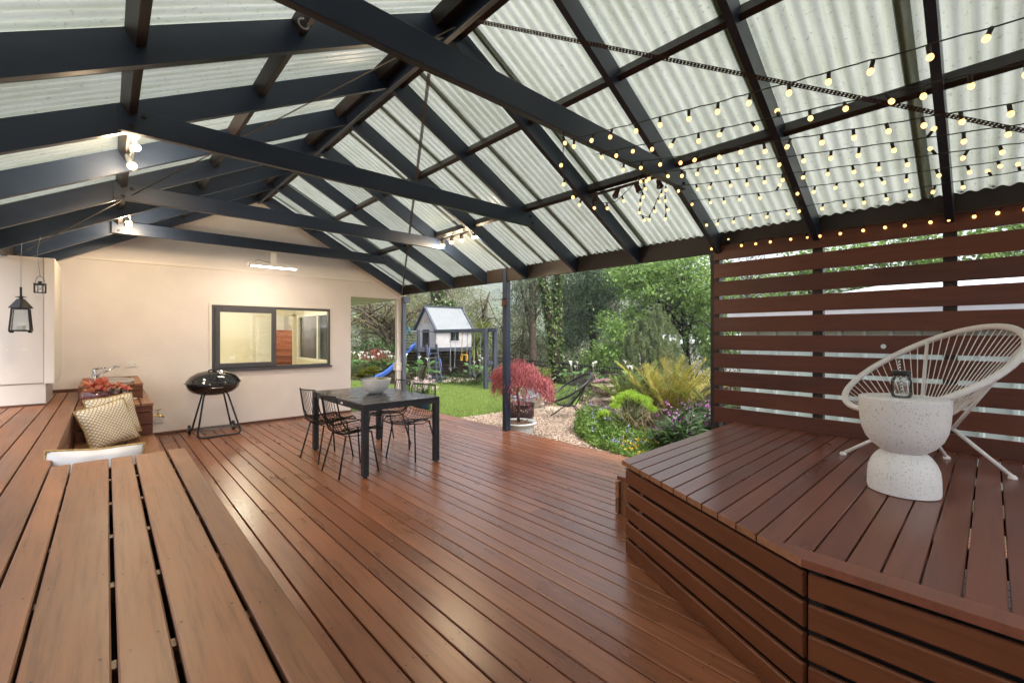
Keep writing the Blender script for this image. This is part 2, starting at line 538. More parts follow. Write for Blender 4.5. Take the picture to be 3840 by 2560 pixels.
# hazy forested hill behind everything
def hill():
    mb = MB(); nx, ny = 70, 16
    for j in range(ny + 1):
        for i in range(nx + 1):
            lat = -420 + 900 * i / nx
            t = j / ny
            dep = 150 + 330 * t
            h = (64 + 10 * math.sin(lat * .011 + .6) + 7 * math.sin(lat * .037)) * (t ** .8) + 2.2 * math.sin(lat * .3 + j) * (t > 0)
            p = site(lat, dep, -3 + h)
            mb.v.append(tuple(p))
    for j in range(ny):
        for i in range(nx):
            mb.f.append((j * (nx + 1) + i, j * (nx + 1) + i + 1, (j + 1) * (nx + 1) + i + 1, (j + 1) * (nx + 1) + i))
    m, n, l, out = nt('forest_hill')
    p = prin(n, (.07, .09, .05), .95, 0, .1)
    tc = n.new('ShaderNodeTexCoord')
    v = n.new('ShaderNodeTexVoronoi'); v.inputs['Scale'].default_value = .16
    l.new(tc.outputs['Object'], v.inputs['Vector'])
    t2 = noise(n, l, tc.outputs['Object'], .05, 8)
    r = ramp(n, [(.0, (.14, .17, .10)), (.45, (.08, .105, .055)), (.9, (.035, .05, .03))])
    l.new(v.outputs['Distance'], r.inputs[0])
    mx = n.new('ShaderNodeMix'); mx.data_type = 'RGBA'; mx.blend_type = 'MULTIPLY'; mx.inputs['Factor'].default_value = .8
    r2 = ramp(n, [(.3, g3(.55)), (.7, g3(1.2))])
    l.new(t2.outputs[0], r2.inputs[0]); l.new(r.outputs[0], mx.inputs['A']); l.new(r2.outputs[0], mx.inputs['B'])
    l.new(mx.outputs['Result'], p.inputs['Base Color'])
    b = n.new('ShaderNodeBump'); b.inputs['Strength'].default_value = 1; b.inputs['Distance'].default_value = 4
    b.invert = True
    l.new(v.outputs['Distance'], b.inputs['Height']); l.new(b.outputs[0], p.inputs['Normal'])
    l.new(p.outputs[0], out.inputs[0])
    return tag(mesh_obj('hill', mb, m, smooth=True), kind='structure')
hill()

# ================================================================ MAIN DECK
deck = thing('timber_deck', 'low red-brown stained timber deck of alternating wide and narrow boards', 'deck', (2.4, 3.4, 0))
DX0, DX1, DY0, DY1 = -.05, 4.57, -4.2, 8.17
NAIL = MB()
def nail(x, y, z=.0012, r=.0042):
    NAIL.add([(x + r * math.cos(k * PI / 3), y + r * math.sin(k * PI / 3), z) for k in range(6)], [(0, 1, 2, 3, 4, 5)])
x = .197; k = 0
cols = []
while x < DX1 - .02:
    w = .1505 if k % 2 else .0985
    cols.append((x, min(x + w, DX1)))
    x += w; k += 1
rj = random.Random(4)
for (a, b) in cols:
    cuts = [DY0]
    y = DY0 + rj.uniform(2.0, 5.4)
    while y < DY1 - 1.0:
        cuts.append(y); y += rj.uniform(4.2, 6.0)
    cuts.append(DY1)
    for y0, y1 in zip(cuts[:-1], cuts[1:]):
        beam('plank', ((a + b) / 2, y0 + .0012, -.0115), ((a + b) / 2, y1 - .0012, -.0115), b - a - .0095, .023, M['deck'], deck, .0028)
    yy = DY0 + .1
    while yy < DY1:
        for e in (a + .022, b - .022): nail(e + rj.uniform(-.004, .004), yy + rj.uniform(-.02, .02))
        yy += .45
tag(mesh_obj('nail_heads', NAIL, M['black'], deck, world=True), kind='stuff')
yy = DY0 + .1
while yy < DY1:
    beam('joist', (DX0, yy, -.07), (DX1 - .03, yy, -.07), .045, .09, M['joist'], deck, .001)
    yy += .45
mesh_obj('gap_black_sheet', MB().box(((DX0 + DX1) / 2 - .02, (DY0 + DY1) / 2, -.125), (DX1 - DX0 - .06, DY1 - DY0, .01)), M['joist'], deck, world=True)  # black sheet added to stop light from below and keep board gaps dark
beam('fascia', (DX1 - .012, DY0, -.095), (DX1 - .012, DY1, -.095), .022, .14, M['deck'], deck, .002)

# ================================================================ PLATFORM, BENCH, SEAT, SINK COUNTER along the left
PZ = .705
plat = thing('timber_platform', 'raised brown timber platform of long boards running along the left edge', 'platform', (-.8, 3.4, 0))
ed = [-.236, -.366, -.474, -.632, -.742, -.90, -1.01, -1.17, -1.28, -1.44]
for a, b in zip(ed[:-1], ed[1:]):
    cuts = [-4.2, rj.uniform(1.0, 3.6), 8.17] if rj.random() < .6 else [-4.2, 8.17]
    for y0, y1 in zip(cuts[:-1], cuts[1:]):
        beam('plank', ((a + b) / 2, y0 + .001, PZ - .0125), ((a + b) / 2, y1 - .001, PZ - .0125), abs(a - b) - .0085, .025, M['bench'], plat, .003)
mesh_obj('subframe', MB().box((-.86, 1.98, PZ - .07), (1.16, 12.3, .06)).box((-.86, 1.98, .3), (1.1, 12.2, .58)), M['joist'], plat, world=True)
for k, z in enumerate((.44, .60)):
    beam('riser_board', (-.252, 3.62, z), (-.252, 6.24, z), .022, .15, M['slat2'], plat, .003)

bench = thing('slatted_bench', 'tan timber slatted bench top with wide dark gaps in the near left corner', 'bench', (.07, 1.0, 0))
for a, b in ((-.232, -.153), (-.145, .008), (.019, .116), (.129, .277), (.29, .381)):
    beam('slat', ((a + b) / 2, -4.2, PZ - .014), ((a + b) / 2, 3.61 + rj.uniform(-.012, .006), PZ - .014), b - a, .028, M['bench'], bench, .004)
for y in (-.4, .05, .5, .95, 1.4, 1.85, 2.3, 2.75, 3.2, 3.5):
    beam('support', (-.22, y, PZ - .055), (.36, y, PZ - .055), .04, .05, M['bench'], bench, .002)
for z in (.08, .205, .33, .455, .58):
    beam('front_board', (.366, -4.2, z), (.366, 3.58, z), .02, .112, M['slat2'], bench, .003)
mesh_obj('gap_backing', MB().box((.06, -.3, .3), (.56, 7.7, .02)).box((.06, 3.57, .34), (.56, .02, .6)), M['joist'], bench, world=True)  # dark box added below so the slat gaps show black
BN = MB()
for (a, b) in ((-.232, -.153), (-.145, .008), (.019, .116), (.129, .277), (.29, .381)):
    for y in (.05, .5, .95, 1.4, 1.85, 2.3, 2.75, 3.2):
        for e in (a + .02, b - .02):
            xx, yv = e + rj.uniform(-.006, .006), y + rj.uniform(-.03, .03)
            BN.add([(xx + .0035 * math.cos(q * PI / 3), yv + .0035 * math.sin(q * PI / 3), PZ + .0012) for q in range(6)], [(0, 1, 2, 3, 4, 5)])
tag(mesh_obj('nail_heads', BN, M['black'], bench, world=True), kind='stuff')

seat = thing('seat_ledge', 'low brown timber seat ledge between the slatted bench and sink counter', 'seat', (.07, 4.9, 0))
SZ = .36
for a, b in ((-.235, -.125), (-.115, .03), (.04, .135), (.147, .238), (.248, .385)):
    beam('plank', ((a + b) / 2, 3.6, SZ - .0125), ((a + b) / 2, 6.25, SZ - .0125), b - a, .025, M['bench'], seat, .003)
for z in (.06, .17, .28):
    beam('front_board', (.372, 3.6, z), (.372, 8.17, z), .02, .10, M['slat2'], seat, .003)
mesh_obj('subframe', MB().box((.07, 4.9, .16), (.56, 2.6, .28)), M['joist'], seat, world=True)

ctr = thing('sink_counter', 'stepped brown timber counter against the wall holding the steel sink', 'counter', (.07, 7.2, SZ))
for a, b in ((-.232, -.105), (-.097, .045), (.053, .148), (.157, .268), (.277, .378)):
    beam('plank', ((a + b) / 2, 6.225, PZ - .0125), ((a + b) / 2, 8.19, PZ - .0125), b - a, .025, M['bench'], ctr, .003)
for z0, z1 in ((.364, .470), (.479, .606), (.613, .676)):
    beam('front_board', (-.232, 6.252, (z0 + z1) / 2), (.374, 6.252, (z0 + z1) / 2), .02, z1 - z0, M['slat'], ctr, .003)
    beam('side_board', (.362, 6.264, (z0 + z1) / 2), (.362, 8.19, (z0 + z1) / 2), .02, z1 - z0, M['slat'], ctr, .003)
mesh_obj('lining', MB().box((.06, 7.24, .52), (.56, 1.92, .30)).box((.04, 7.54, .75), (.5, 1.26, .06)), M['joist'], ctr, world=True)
for z0, z1 in ((.708, .784), (.79, .853)):
    beam('box_front_board', (-.232, 6.88, (z0 + z1) / 2), (.318, 6.88, (z0 + z1) / 2), .02, z1 - z0, M['slat2'], ctr, .003)
    beam('box_side_board', (.307, 6.892, (z0 + z1) / 2), (.307, 8.19, (z0 + z1) / 2), .02, z1 - z0, M['slat2'], ctr, .003)
for a, b in ((-.235, -.155), (.245, .322)):
    beam('box_top_board', ((a + b) / 2, 6.865, .866), ((a + b) / 2, 8.19, .866), b - a, .022, M['bench'], ctr, .003)
for a, b in ((6.865, 6.985), (8.06, 8.19)):
    beam('box_top_rail', (-.153, (a + b) / 2, .866), (.243, (a + b) / 2, .866), b - a, .022, M['bench'], ctr, .003)

# ================================================================ RAISED DECK
RZ = .62
rd = thing('raised_deck', 'higher dark red-brown timber deck with slatted sides and a clipped corner', 'deck', (3.3, .3, 0))
def left_x(y):
    return 1.997 if y <= .668 else 1.997 + (y - .668) * (2.51 - 1.997) / (1.64 - .668)
y = 1.668
NB = MB()
while y > -4.2:
    y0, y1 = y - .0945, y
    poly = [(left_x(y0), y0), (4.425, y0), (4.425, y1), (left_x(y1), y1)]
    if y0 < .668 < y1:
        poly = [(1.997, y0), (4.425, y0), (4.425, y1), (left_x(y1), y1), (1.997, .668)]
    mb = MB()
    c = .003
    n = len(poly)
    cx = sum(p[0] for p in poly) / n
    inn = [(px + (c if px < cx else -c) * .4, min(max(py, y0 + c), y1 - c)) for px, py in poly]
    mb.v = [(px, py, RZ - .03) for px, py in poly] + [(px, py, RZ - .003) for px, py in poly] + [(px, py, RZ) for px, py in inn]
    mb.f = [tuple(range(n - 1, -1, -1)), tuple(range(2 * n, 3 * n))]
    for i in range(n):
        j = (i + 1) % n
        mb.f += [(i, j, n + j, n + i), (n + i, n + j, 2 * n + j, 2 * n + i)]
    o = mesh_obj('plank', mb, M['rdeck'], rd, world=True)
    o.data.materials.append(M['endgrain'])
    for pl in o.data.polygons:
        if pl.normal.x < -.6: pl.material_index = 1
    for xx in (2.55, 3.0, 3.45, 3.9, 4.33):
        for e in (y0 + .02, y1 - .02):
            if xx > left_x(e) + .05:
                NB.add([(xx + .003 * math.cos(q * PI / 3) + rj.uniform(-.006, .006), e + .003 * math.sin(q * PI / 3), RZ + .001) for q in range(6)], [(0, 1, 2, 3, 4, 5)])
    y -= .1005
mb = MB().prism([(1.9, -4.2), (1.9935, -4.2), (1.9935, .662), (1.9, .48)], RZ - .03, RZ + .0005)
o = mesh_obj('edge_board', mb, M['rdeck'], rd, world=True)
o.data.materials.append(M['endgrain'])
for pl in o.data.polygons:
    if pl.normal.y > .3 and pl.normal.x < -.5: pl.material_index = 1
A2, B2 = Vector((2.537, 1.632, 0)), Vector((1.932, .477, 0))
for z in (.056, .171, .286, .401, .516):
    beam('side_slat', A2 + Vector((.0, 0, z)), B2 + Vector((0, 0, z)), .024, .094, M['slat2'], rd, .006)
    beam('front_slat', (1.932, .462, z), (1.932, -4.2, z), .024, .094, M['slat2'], rd, .006)
    beam('back_slat', (2.56, 1.648, z), (4.42, 1.648, z), .022, .094, M['slat2'], rd, .006)
dv = (B2 - A2).normalized(); nv = Vector((dv.y, -dv.x, 0)) * -1
nv = Vector((.885, -.4656, 0))
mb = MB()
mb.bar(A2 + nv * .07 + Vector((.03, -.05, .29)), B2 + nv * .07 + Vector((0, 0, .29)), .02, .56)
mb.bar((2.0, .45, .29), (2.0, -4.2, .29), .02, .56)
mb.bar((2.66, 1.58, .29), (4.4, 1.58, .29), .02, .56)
mesh_obj('gap_backing', mb, M['joist'], rd, world=True)  # dark panels added behind the slats to make their gaps black
beam('corner_post', (1.965, .44, .002), (1.965, .44, .58), .05, .05, M['joist'], rd, .002, up=(0, 1, 0))
for x_ in (2.55, 3.1, 3.65, 4.2):
    beam('joist', (x_ , 1.5, .55), (x_, -4.2, .55), .045, .07, M['joist'], rd, .002)

step = thing('timber_step', 'small red-brown timber step box behind the raised deck corner', 'step', (3.6, 1.87, 0))
for z in (.07, .20): beam('front_board', (3.05, 2.06, z), (4.42, 2.06, z), .03, .125, M['endgrain'], step, .003)
for a in (1.73, 1.87, 2.0):
    beam('tread', (3.06 + (2.0 - a) * .02, a, .292), (4.42, a, .292), .132, .03, M['rdeck'], step, .003)
mesh_obj('end_panel', MB().box((3.085, 1.855, .137), (.02, .375, .27)), M['endgrain'], step, world=True)

# ================================================================ PERGOLA
RX, RZB, SLP = 1.85, 3.64, .534           # ridge line, underside of rafters, pitch
def zb(x): return RZB - SLP * abs(x - RX)
per = thing('patio_roof', 'open gabled patio roof of dark timber with translucent corrugated sheets', 'pergola', (1.85, 3.3, 0))
RY = [8.115, 7.26, 6.34, 5.45, 4.54, 3.625, 2.725, 1.83, 1.01, .205, -.62, -1.45, -2.28, -3.1, -3.95]
XR, XL = 4.448, -.748
D = .185
def rafter_mesh(x0, x1):
    mb = MB()
    pts = [(x0, zb(x0)), (x1, zb(x1)), (x1, zb(x1) + D), (x0, zb(x0) + D)]
    mb.v = [(px, -.0225, pz) for px, pz in pts] + [(px, .0225, pz) for px, pz in pts]
    mb.f = [(0, 1, 2, 3), (7, 6, 5, 4), (0, 4, 5, 1), (1, 5, 6, 2), (2, 6, 7, 3), (3, 7, 4, 0)]
    return mb
rm = {}
for y in RY:
    for side, (a, b) in (('r', (RX + .021, XR)), ('l', (XL, RX - .021))):
        if side not in rm:
            o = mesh_obj('rafter', rafter_mesh(a, b), M['navy'])
            rm[side] = o.data
        else:
            o = bpy.data.objects.new('rafter', rm[side]); COL.objects.link(o)
        o.parent = per
        o.matrix_parent_inverse = Matrix.Translation(per.location).inverted()
        o.location = (0, y, 0)
beam('ridge_board', (RX, 8.19, 3.745), (RX, -4.2, 3.745), .04, .27, M['navy'], per, .003)
beam('eave_beam', (4.4725, 8.2, 2.364), (4.4725, -4.2, 2.364), .045, .202, M['brownpaint'], per, .003)
beam('eave_beam', (-.772, 8.2, 2.364), (-.772, -4.2, 2.364), .045, .202, M['brownpaint'], per, .003)
COLY = [RY[1], RY[3], RY[5], RY[7]]
for y in COLY:
    beam('collar_tie', (.045, y - .046, 2.764), (3.632, y - .046, 2.764), .045, .15, M['navy'], per, .003)
    mb = MB()
    for (bx, bz) in ((.11, 2.72), (.17, 2.80), (3.55, 2.80), (3.585, 2.73)):
        mb.lathe([(.016, 0), (.016, .004), (.009, .007), (.009, .012)], 10, (0, 0, 0))
    bb = MB()
    for (bx, bz) in ((.11, 2.72), (.17, 2.80), (3.55, 2.80), (3.585, 2.73)):
        for k in range(1):
            n0 = len(bb.v)
            for r_, dy in ((.016, 0), (.016, .005), (.009, .008), (.009, .014)):
                for q in range(10):
                    an = 2 * PI * q / 10
                    bb.v.append((bx + r_ * math.cos(an), y - .0685 - dy, bz + r_ * math.sin(an)))
            for i in range(3):
                for q in range(10):
                    bb.f.append((n0 + i * 10 + q, n0 + i * 10 + (q + 1) % 10, n0 + (i + 1) * 10 + (q + 1) % 10, n0 + (i + 1) * 10 + q))
            bb.f.append(tuple(n0 + 30 + q for q in range(10)))
    mesh_obj('bolts', bb, M['black'], per, world=True)['kind'] = 'stuff'
al = math.atan(SLP)
for xp in (1.945, 2.735, 3.535, .075, .79, 1.755):
    s = 1 if xp > RX else -1
    up = Vector((s * math.sin(al), 0, math.cos(al)))
    for ya, yb_ in zip(RY[:-1], RY[1:]):
        c0 = Vector((xp, 0, zb(xp) + .195)) - up * .052
        beam('purlin', c0 + Vector((0, ya - .023, 0)), c0 + Vector((0, yb_ + .023, 0)), .045 if abs(xp - RX) > .3 else .15, .09, M['brownpaint'], per, .002, up=up)
# posts
beam('post', (4.478, 4.998, GZ), (4.478, 4.998, 2.463), .088, .088, M['navy'], per, .003, up=(0, 1, 0))
beam('splice_block', (4.44, 5.045, 2.364), (4.44, 5.41, 2.364), .02, .196, M['brownpaint'], per, .002)
beam('post', (4.52, 1.875, GZ), (4.52, 1.875, 2.26), .088, .088, M['brownpaint'], per, .003, up=(0, 1, 0))
for y in (1.01, .205, -.62, -1.45, -3.1):
    beam('post', (4.515, y, GZ), (4.515, y, 2.26), .075, .075, M['brownpaint'], per, .003, up=(0, 1, 0))
beam('post', (-.78, 1.83, GZ), (-.78, 1.83, 2.26), .088, .088, M['brownpaint'], per, .003, up=(0, 1, 0))
beam('post', (-.78, 5.4, GZ), (-.78, 5.4, 2.26), .088, .088, M['brownpaint'], per, .003, up=(0, 1, 0))

# translucent corrugated sheets
def m_sheet():
    m, n, l, out = nt('translucent_sheet')
    tc = n.new('ShaderNodeTexCoord')
    sp = n.new('ShaderNodeSeparateXYZ'); l.new(tc.outputs['Object'], sp.inputs[0])
    oi = n.new('ShaderNodeObjectInfo')
    cmb = n.new('ShaderNodeCombineXYZ'); mu = n.new('ShaderNodeMath'); mu.operation = 'MULTIPLY'; mu.inputs[1].default_value = 31
    l.new(oi.outputs['Random'], mu.inputs[0])
    for k in range(3): l.new(mu.outputs[0], cmb.inputs[k])
    ad = n.new('ShaderNodeVectorMath'); l.new(tc.outputs['Object'], ad.inputs[0]); l.new(cmb.outputs[0], ad.inputs[1])
    t1 = noise(n, l, ad.outputs[0], 1.6, 7, .7)
    r1 = ramp(n, [(.25, (.66, .68, .62)), (.5, (.84, .86, .83)), (.8, (.95, .96, .95))])
    l.new(t1.outputs[0], r1.inputs[0])
    t2 = noise(n, l, ad.outputs[0], 45, 3, .6)      # specks of grit and leaf litter on top
    r2 = ramp(n, [(.60, g3(1)), (.72, g3(.62))])
    l.new(t2.outputs[0], r2.inputs[0])
    mp = n.new('ShaderNodeMapping'); mp.inputs['Scale'].default_value = (1.2, 22, 1); l.new(ad.outputs[0], mp.inputs[0])
    t3 = noise(n, l, mp.outputs[0], 1.4, 4, .6)      # dirt streaks down the sheet
    r3 = ramp(n, [(.35, (.86, .87, .80)), (.6, (1, 1, 1))])
    l.new(t3.outputs[0], r3.inputs[0])
    # grime gathered in the side lap
    ab = n.new('ShaderNodeMath'); ab.operation = 'COMPARE'; ab.inputs[1].default_value = 0.0; ab.inputs[2].default_value = .014
    l.new(sp.outputs['Y'], ab.inputs[0])
    gm = n.new('ShaderNodeMix'); gm.data_type = 'RGBA'; gm.inputs['A'].default_value = (1, 1, 1, 1); gm.inputs['B'].default_value = (.16, .15, .07, 1)
    l.new(ab.outputs[0], gm.inputs['Factor'])
    # corrugation shading painted into the colour: valleys darker than crests
    wv = n.new('ShaderNodeMath'); wv.operation = 'MULTIPLY'; wv.inputs[1].default_value = 2 * PI / .0762; l.new(sp.outputs['Y'], wv.inputs[0])
    cs = n.new('ShaderNodeMath'); cs.operation = 'COSINE'; l.new(wv.outputs[0], cs.inputs[0])
    nadd = n.new('ShaderNodeMath'); nadd.operation = 'MULTIPLY_ADD'; nadd.inputs[1].default_value = 1.6; l.new(t3.outputs[0], nadd.inputs[0]); l.new(cs.outputs[0], nadd.inputs[2])
    r4 = ramp(n, [(.0, (.86, .86, .81)), (.42, (.92, .925, .90)), (.62, (.97, .972, .965)), (1, (1, 1, 1))])
    mr = n.new('ShaderNodeMapRange'); mr.inputs['From Min'].default_value = -.7; mr.inputs['From Max'].default_value = 2.0; l.new(nadd.outputs[0], mr.inputs['Value']); l.new(mr.outputs[0], r4.inputs[0])
    base_ = n.new('ShaderNodeMix'); base_.data_type = 'RGBA'; base_.blend_type = 'MULTIPLY'; base_.inputs['Factor'].default_value = 1; base_.inputs['B'].default_value = (.275, .286, .268, 1)
    l.new(r1.outputs[0], base_.inputs['A'])
    pv_ = n.new('ShaderNodeMapRange'); pv_.inputs['To Min'].default_value = .84; pv_.inputs['To Max'].default_value = 1.12; l.new(oi.outputs['Random'], pv_.inputs['Value'])
    pm_ = n.new('ShaderNodeVectorMath'); pm_.operation = 'SCALE'; l.new(base_.outputs['Result'], pm_.inputs[0]); l.new(pv_.outputs[0], pm_.inputs['Scale'])
    cur = pm_.outputs[0]
    for o_ in (r2.outputs[0], r3.outputs[0], r4.outputs[0], gm.outputs['Result']):
        x_ = n.new('ShaderNodeMix'); x_.data_type = 'RGBA'; x_.blend_type = 'MULTIPLY'; x_.inputs['Factor'].default_value = 1
        l.new(cur, x_.inputs['A']); l.new(o_, x_.inputs['B']); cur = x_.outputs['Result']
    tl = n.new('ShaderNodeBsdfTranslucent'); l.new(cur, tl.inputs[0])
    df = n.new('ShaderNodeBsdfDiffuse'); l.new(cur, df.inputs[0])
    m1 = n.new('ShaderNodeMixShader'); m1.inputs[0].default_value = .22
    l.new(tl.outputs[0], m1.inputs[1]); l.new(df.outputs[0], m1.inputs[2])
    gl = n.new('ShaderNodeBsdfGlossy'); gl.inputs['Roughness'].default_value = .25
    lw = n.new('ShaderNodeLayerWeight'); lw.inputs[0].default_value = .25
    fm = n.new('ShaderNodeMath'); fm.operation = 'MULTIPLY_ADD'; fm.inputs[1].default_value = .22; fm.inputs[2].default_value = .02
    l.new(lw.outputs['Facing'], fm.inputs[0])
    m2 = n.new('ShaderNodeMixShader'); l.new(fm.outputs[0], m2.inputs[0]); l.new(m1.outputs[0], m2.inputs[1]); l.new(gl.outputs[0], m2.inputs[2])
    l.new(m2.outputs[0], out.inputs[0])
    return m
M['sheet'] = m_sheet()
def sheet_mesh(side):
    """one sheet, local origin at its lap edge: Y across (0 .. -.83), corrugated every 76 mm"""
    mb = MB(); n = 66; W = .838
    xs = [RX + side * .03, RX + side * 1.0, RX + side * 1.9, RX + side * 2.80]
    for i in range(n + 1):
        y_ = -W * i / n + .02
        for xx in xs:
            a = math.cos(2 * PI * y_ / .0762)
            mb.v.append((xx, y_, zb(xx) + .203 + .0085 * a + (.003 if i < 6 else 0)))
    m = len(xs)
    for i in range(n):
        for j in range(m - 1):
            q = (i * m + j, i * m + j + 1, (i + 1) * m + j + 1, (i + 1) * m + j)
            mb.f.append(q if side < 0 else q[::-1])
    return mb
for side in (1, -1):
    me = None
    y = 4.945 + .768 * 4 + .768
    while y > -4.0:
        if me is None:
            o = mesh_obj('roof_sheet', sheet_mesh(side), M['sheet'], smooth=True); me = o.data
        else:
            o = bpy.data.objects.new('roof_sheet', me); COL.objects.link(o)
        o.parent = per
        o.matrix_parent_inverse = Matrix.Translation(per.location).inverted()
        o.location = (0, y - (.2 if side < 0 else 0), 0)
        y -= .768
# roofing screws seen over the eave beam
mb = MB()
y = 8.0
while y > -4.0:
    for k in range(1):
        mb.lathe([(.012, 0), (.012, .003), (.004, .004), (.004, .03), (.013, .032), (.008, .04)], 8, (4.43, y, 2.452))
    y -= .152 + (.08 if int(y * 10) % 3 == 0 else 0)
mesh_obj('roof_screws', mb, M['black'], per, world=True)['kind'] = 'stuff'

# perforated steel bracing straps under the rafters
def m_strap():
    m, n, l, out = nt('perforated_strap')
    tc = n.new('ShaderNodeTexCoord'); sp = n.new('ShaderNodeSeparateXYZ'); l.new(tc.outputs['Object'], sp.inputs[0])
    def wave(o_, per_, off):
        a = n.new('ShaderNodeMath'); a.operation = 'MULTIPLY_ADD'; a.inputs[1].default_value = 1 / per_; a.inputs[2].default_value = off
        l.new(o_, a.inputs[0])
        f = n.new('ShaderNodeMath'); f.operation = 'FRACT'; l.new(a.outputs[0], f.inputs[0])
        s_ = n.new('ShaderNodeMath'); s_.operation = 'SUBTRACT'; s_.inputs[1].default_value = .5; l.new(f.outputs[0], s_.inputs[0])
        q = n.new('ShaderNodeMath'); q.operation = 'MULTIPLY'; q.inputs[1].default_value = per_; l.new(s_.outputs[0], q.inputs[0])
        return q.outputs[0]
    u, v = wave(sp.outputs['X'], .022, 0), wave(sp.outputs['Y'], .013, 0)
    c = n.new('ShaderNodeCombineXYZ'); l.new(u, c.inputs[0]); l.new(v, c.inputs[1])
    ln = n.new('ShaderNodeVectorMath'); ln.operation = 'LENGTH'; l.new(c.outputs[0], ln.inputs[0])
    lt = n.new('ShaderNodeMath'); lt.operation = 'LESS_THAN'; lt.inputs[1].default_value = .0042; l.new(ln.outputs['Value'], lt.inputs[0])
    p = prin(n, (.05, .035, .03), .55, .3)
    t = n.new('ShaderNodeBsdfTransparent')
    ms = n.new('ShaderNodeMixShader'); l.new(lt.outputs[0], ms.inputs[0]); l.new(p.outputs[0], ms.inputs[1]); l.new(t.outputs[0], ms.inputs[2])
    l.new(ms.outputs[0], out.inputs[0])
    return m
M['strap'] = m_strap()
upr = Vector((math.sin(al), 0, math.cos(al))); upl = Vector((-math.sin(al), 0, math.cos(al)))
def strap(a, b, up, w=.03):
    p0, p1 = Vector((a[0], a[1], zb(a[0]) - .003)), Vector((b[0], b[1], zb(b[0]) - .003))
    beam('brace_strap', p0, p1, w, .0015, M['strap'], per, .0002, up=up)
strap((1.885, 2.41), (4.40, -.92), upr)
strap((1.90, 3.03), (4.40, 8.08), upr)
strap((1.80, 2.55), (-.70, 6.9), upl, .028)
# long notched straps hang from a bolt: ring hook on the near collar tie
mesh_obj('hook', MB().tube([(0.555 + .02 * math.cos(t), COLY[3] - .05, 2.665 - .025 + .02 * math.sin(t)) for t in np.linspace(PI * .5, PI * 2.1, 9)], .0035, 6), M['galv'], per, smooth=True, world=True)

# ================================================================ HOUSE (gable wall, window, room behind)
WY = 8.22
house = thing('house', 'cream rendered house gable wall with a grey sliding window at the back', 'house', (1.0, WY, GZ))
WX0, WX1, WZ0, WZ1 = 1.205, 3.018, .895, 1.922
def gz(x): return zb(x) + .17
mb = MB()
def wq(x0, x1, lo, hi):
    f = lambda h, x_: h(x_) if callable(h) else h
    mb.add([(x0, WY, f(lo, x0)), (x1, WY, f(lo, x1)), (x1, WY, f(hi, x1)), (x0, WY, f(hi, x0))], [(0, 1, 2, 3)])
wq(-1.6, -.78, GZ, 2.42)
wq(-.78, WX0, GZ, gz)
wq(WX0, RX, GZ, WZ0); wq(WX0, RX, WZ1, gz)
wq(RX, WX1, GZ, WZ0); wq(RX, WX1, WZ1, gz)
wq(WX1, 3.405, GZ, gz); wq(3.405, 4.44, 2.18, gz)
# reveals, return wall and soffit
mb.add([(WX0, WY, WZ0), (WX1, WY, WZ0), (WX1, WY + .1, WZ0), (WX0, WY + .1, WZ0)], [(0, 1, 2, 3)])
mb.add([(WX0, WY, WZ1), (WX0, WY + .1, WZ1), (WX1, WY + .1, WZ1), (WX1, WY, WZ1)], [(0, 1, 2, 3)])
mb.add([(WX0, WY, WZ0), (WX0, WY + .1, WZ0), (WX0, WY + .1, WZ1), (WX0, WY, WZ1)], [(0, 1, 2, 3)])
mb.add([(WX1, WY, WZ0), (WX1, WY, WZ1), (WX1, WY + .1, WZ1), (WX1, WY + .1, WZ0)], [(0, 1, 2, 3)])
SY0, SY1 = 9.25, 11.2
for (a, b, z0, z1) in ((WY, SY0, GZ, 2.18), (SY1, 15, GZ, 2.18), (SY0, SY1, GZ, .9), (SY0, SY1, 1.9, 2.18)):
    b = min(b, 11.45)
    mb.add([(3.405, a, z0), (3.405, b, z0), (3.405, b, z1), (3.405, a, z1)], [(0, 1, 2, 3)])
mb.add([(3.405, 11.45, GZ), (4.2, 11.45, GZ), (4.2, 11.45, 2.9), (3.405, 11.45, 2.9)], [(0, 1, 2, 3)])
mb.add([(4.2, 11.45, GZ), (4.2, 15, GZ), (4.2, 15, 2.4), (4.2, 11.45, 2.4)], [(0, 1, 2, 3)])
mesh_obj('wall', mb, M['wall'], house, world=True)
mesh_obj('soffit', MB().box((3.9, 10.2, 2.19), (.99, 3.9, .02)), M['trim'], house, world=True)
mesh_obj('fascia', MB().box((4.42, 10.2, 2.27), (.03, 3.9, .2)), M['trim'], house, world=True)
mesh_obj('house_roof', MB().add([(4.5, 8.25, 2.4), (4.5, 15, 2.4), (1.85, 15, 3.9), (1.85, 8.25, 3.9), (-.9, 8.25, 2.4), (-.9, 15, 2.4)], [(0, 1, 2, 3), (3, 2, 5, 4)]), M['galv'], house, world=True)
beam('wall_trim', (-.27, WY - .008, 2.486), (3.83, WY - .008, 2.486), .016, .036, M['trim'], house, .003)
beam('barge_trim', (3.50, WY - .012, zb(3.50) + .01), (4.47, WY - .012, zb(4.47) - .01), .03, .07, M['trim'], house, .004)
beam('skirting', (.386, WY - .01, .018), (3.41, WY - .01, .018), .02, .036, M['skirt'], house, .003)
beam('skirting', (-1.6, WY - .01, .724), (-.24, WY - .01, .724), .02, .036, M['skirt'], house, .003)
beam('corner_post', (4.415, 8.27, GZ), (4.415, 8.27, 2.19), .09, .09, M['trim'], house, .004, up=(0, 1, 0))
mesh_obj('post_cap', MB().box((4.40, 8.26, .80), (.13, .13, .14)).box((4.40, 8.26, .875), (.15, .15, .02)), M['trim'], house, world=True)
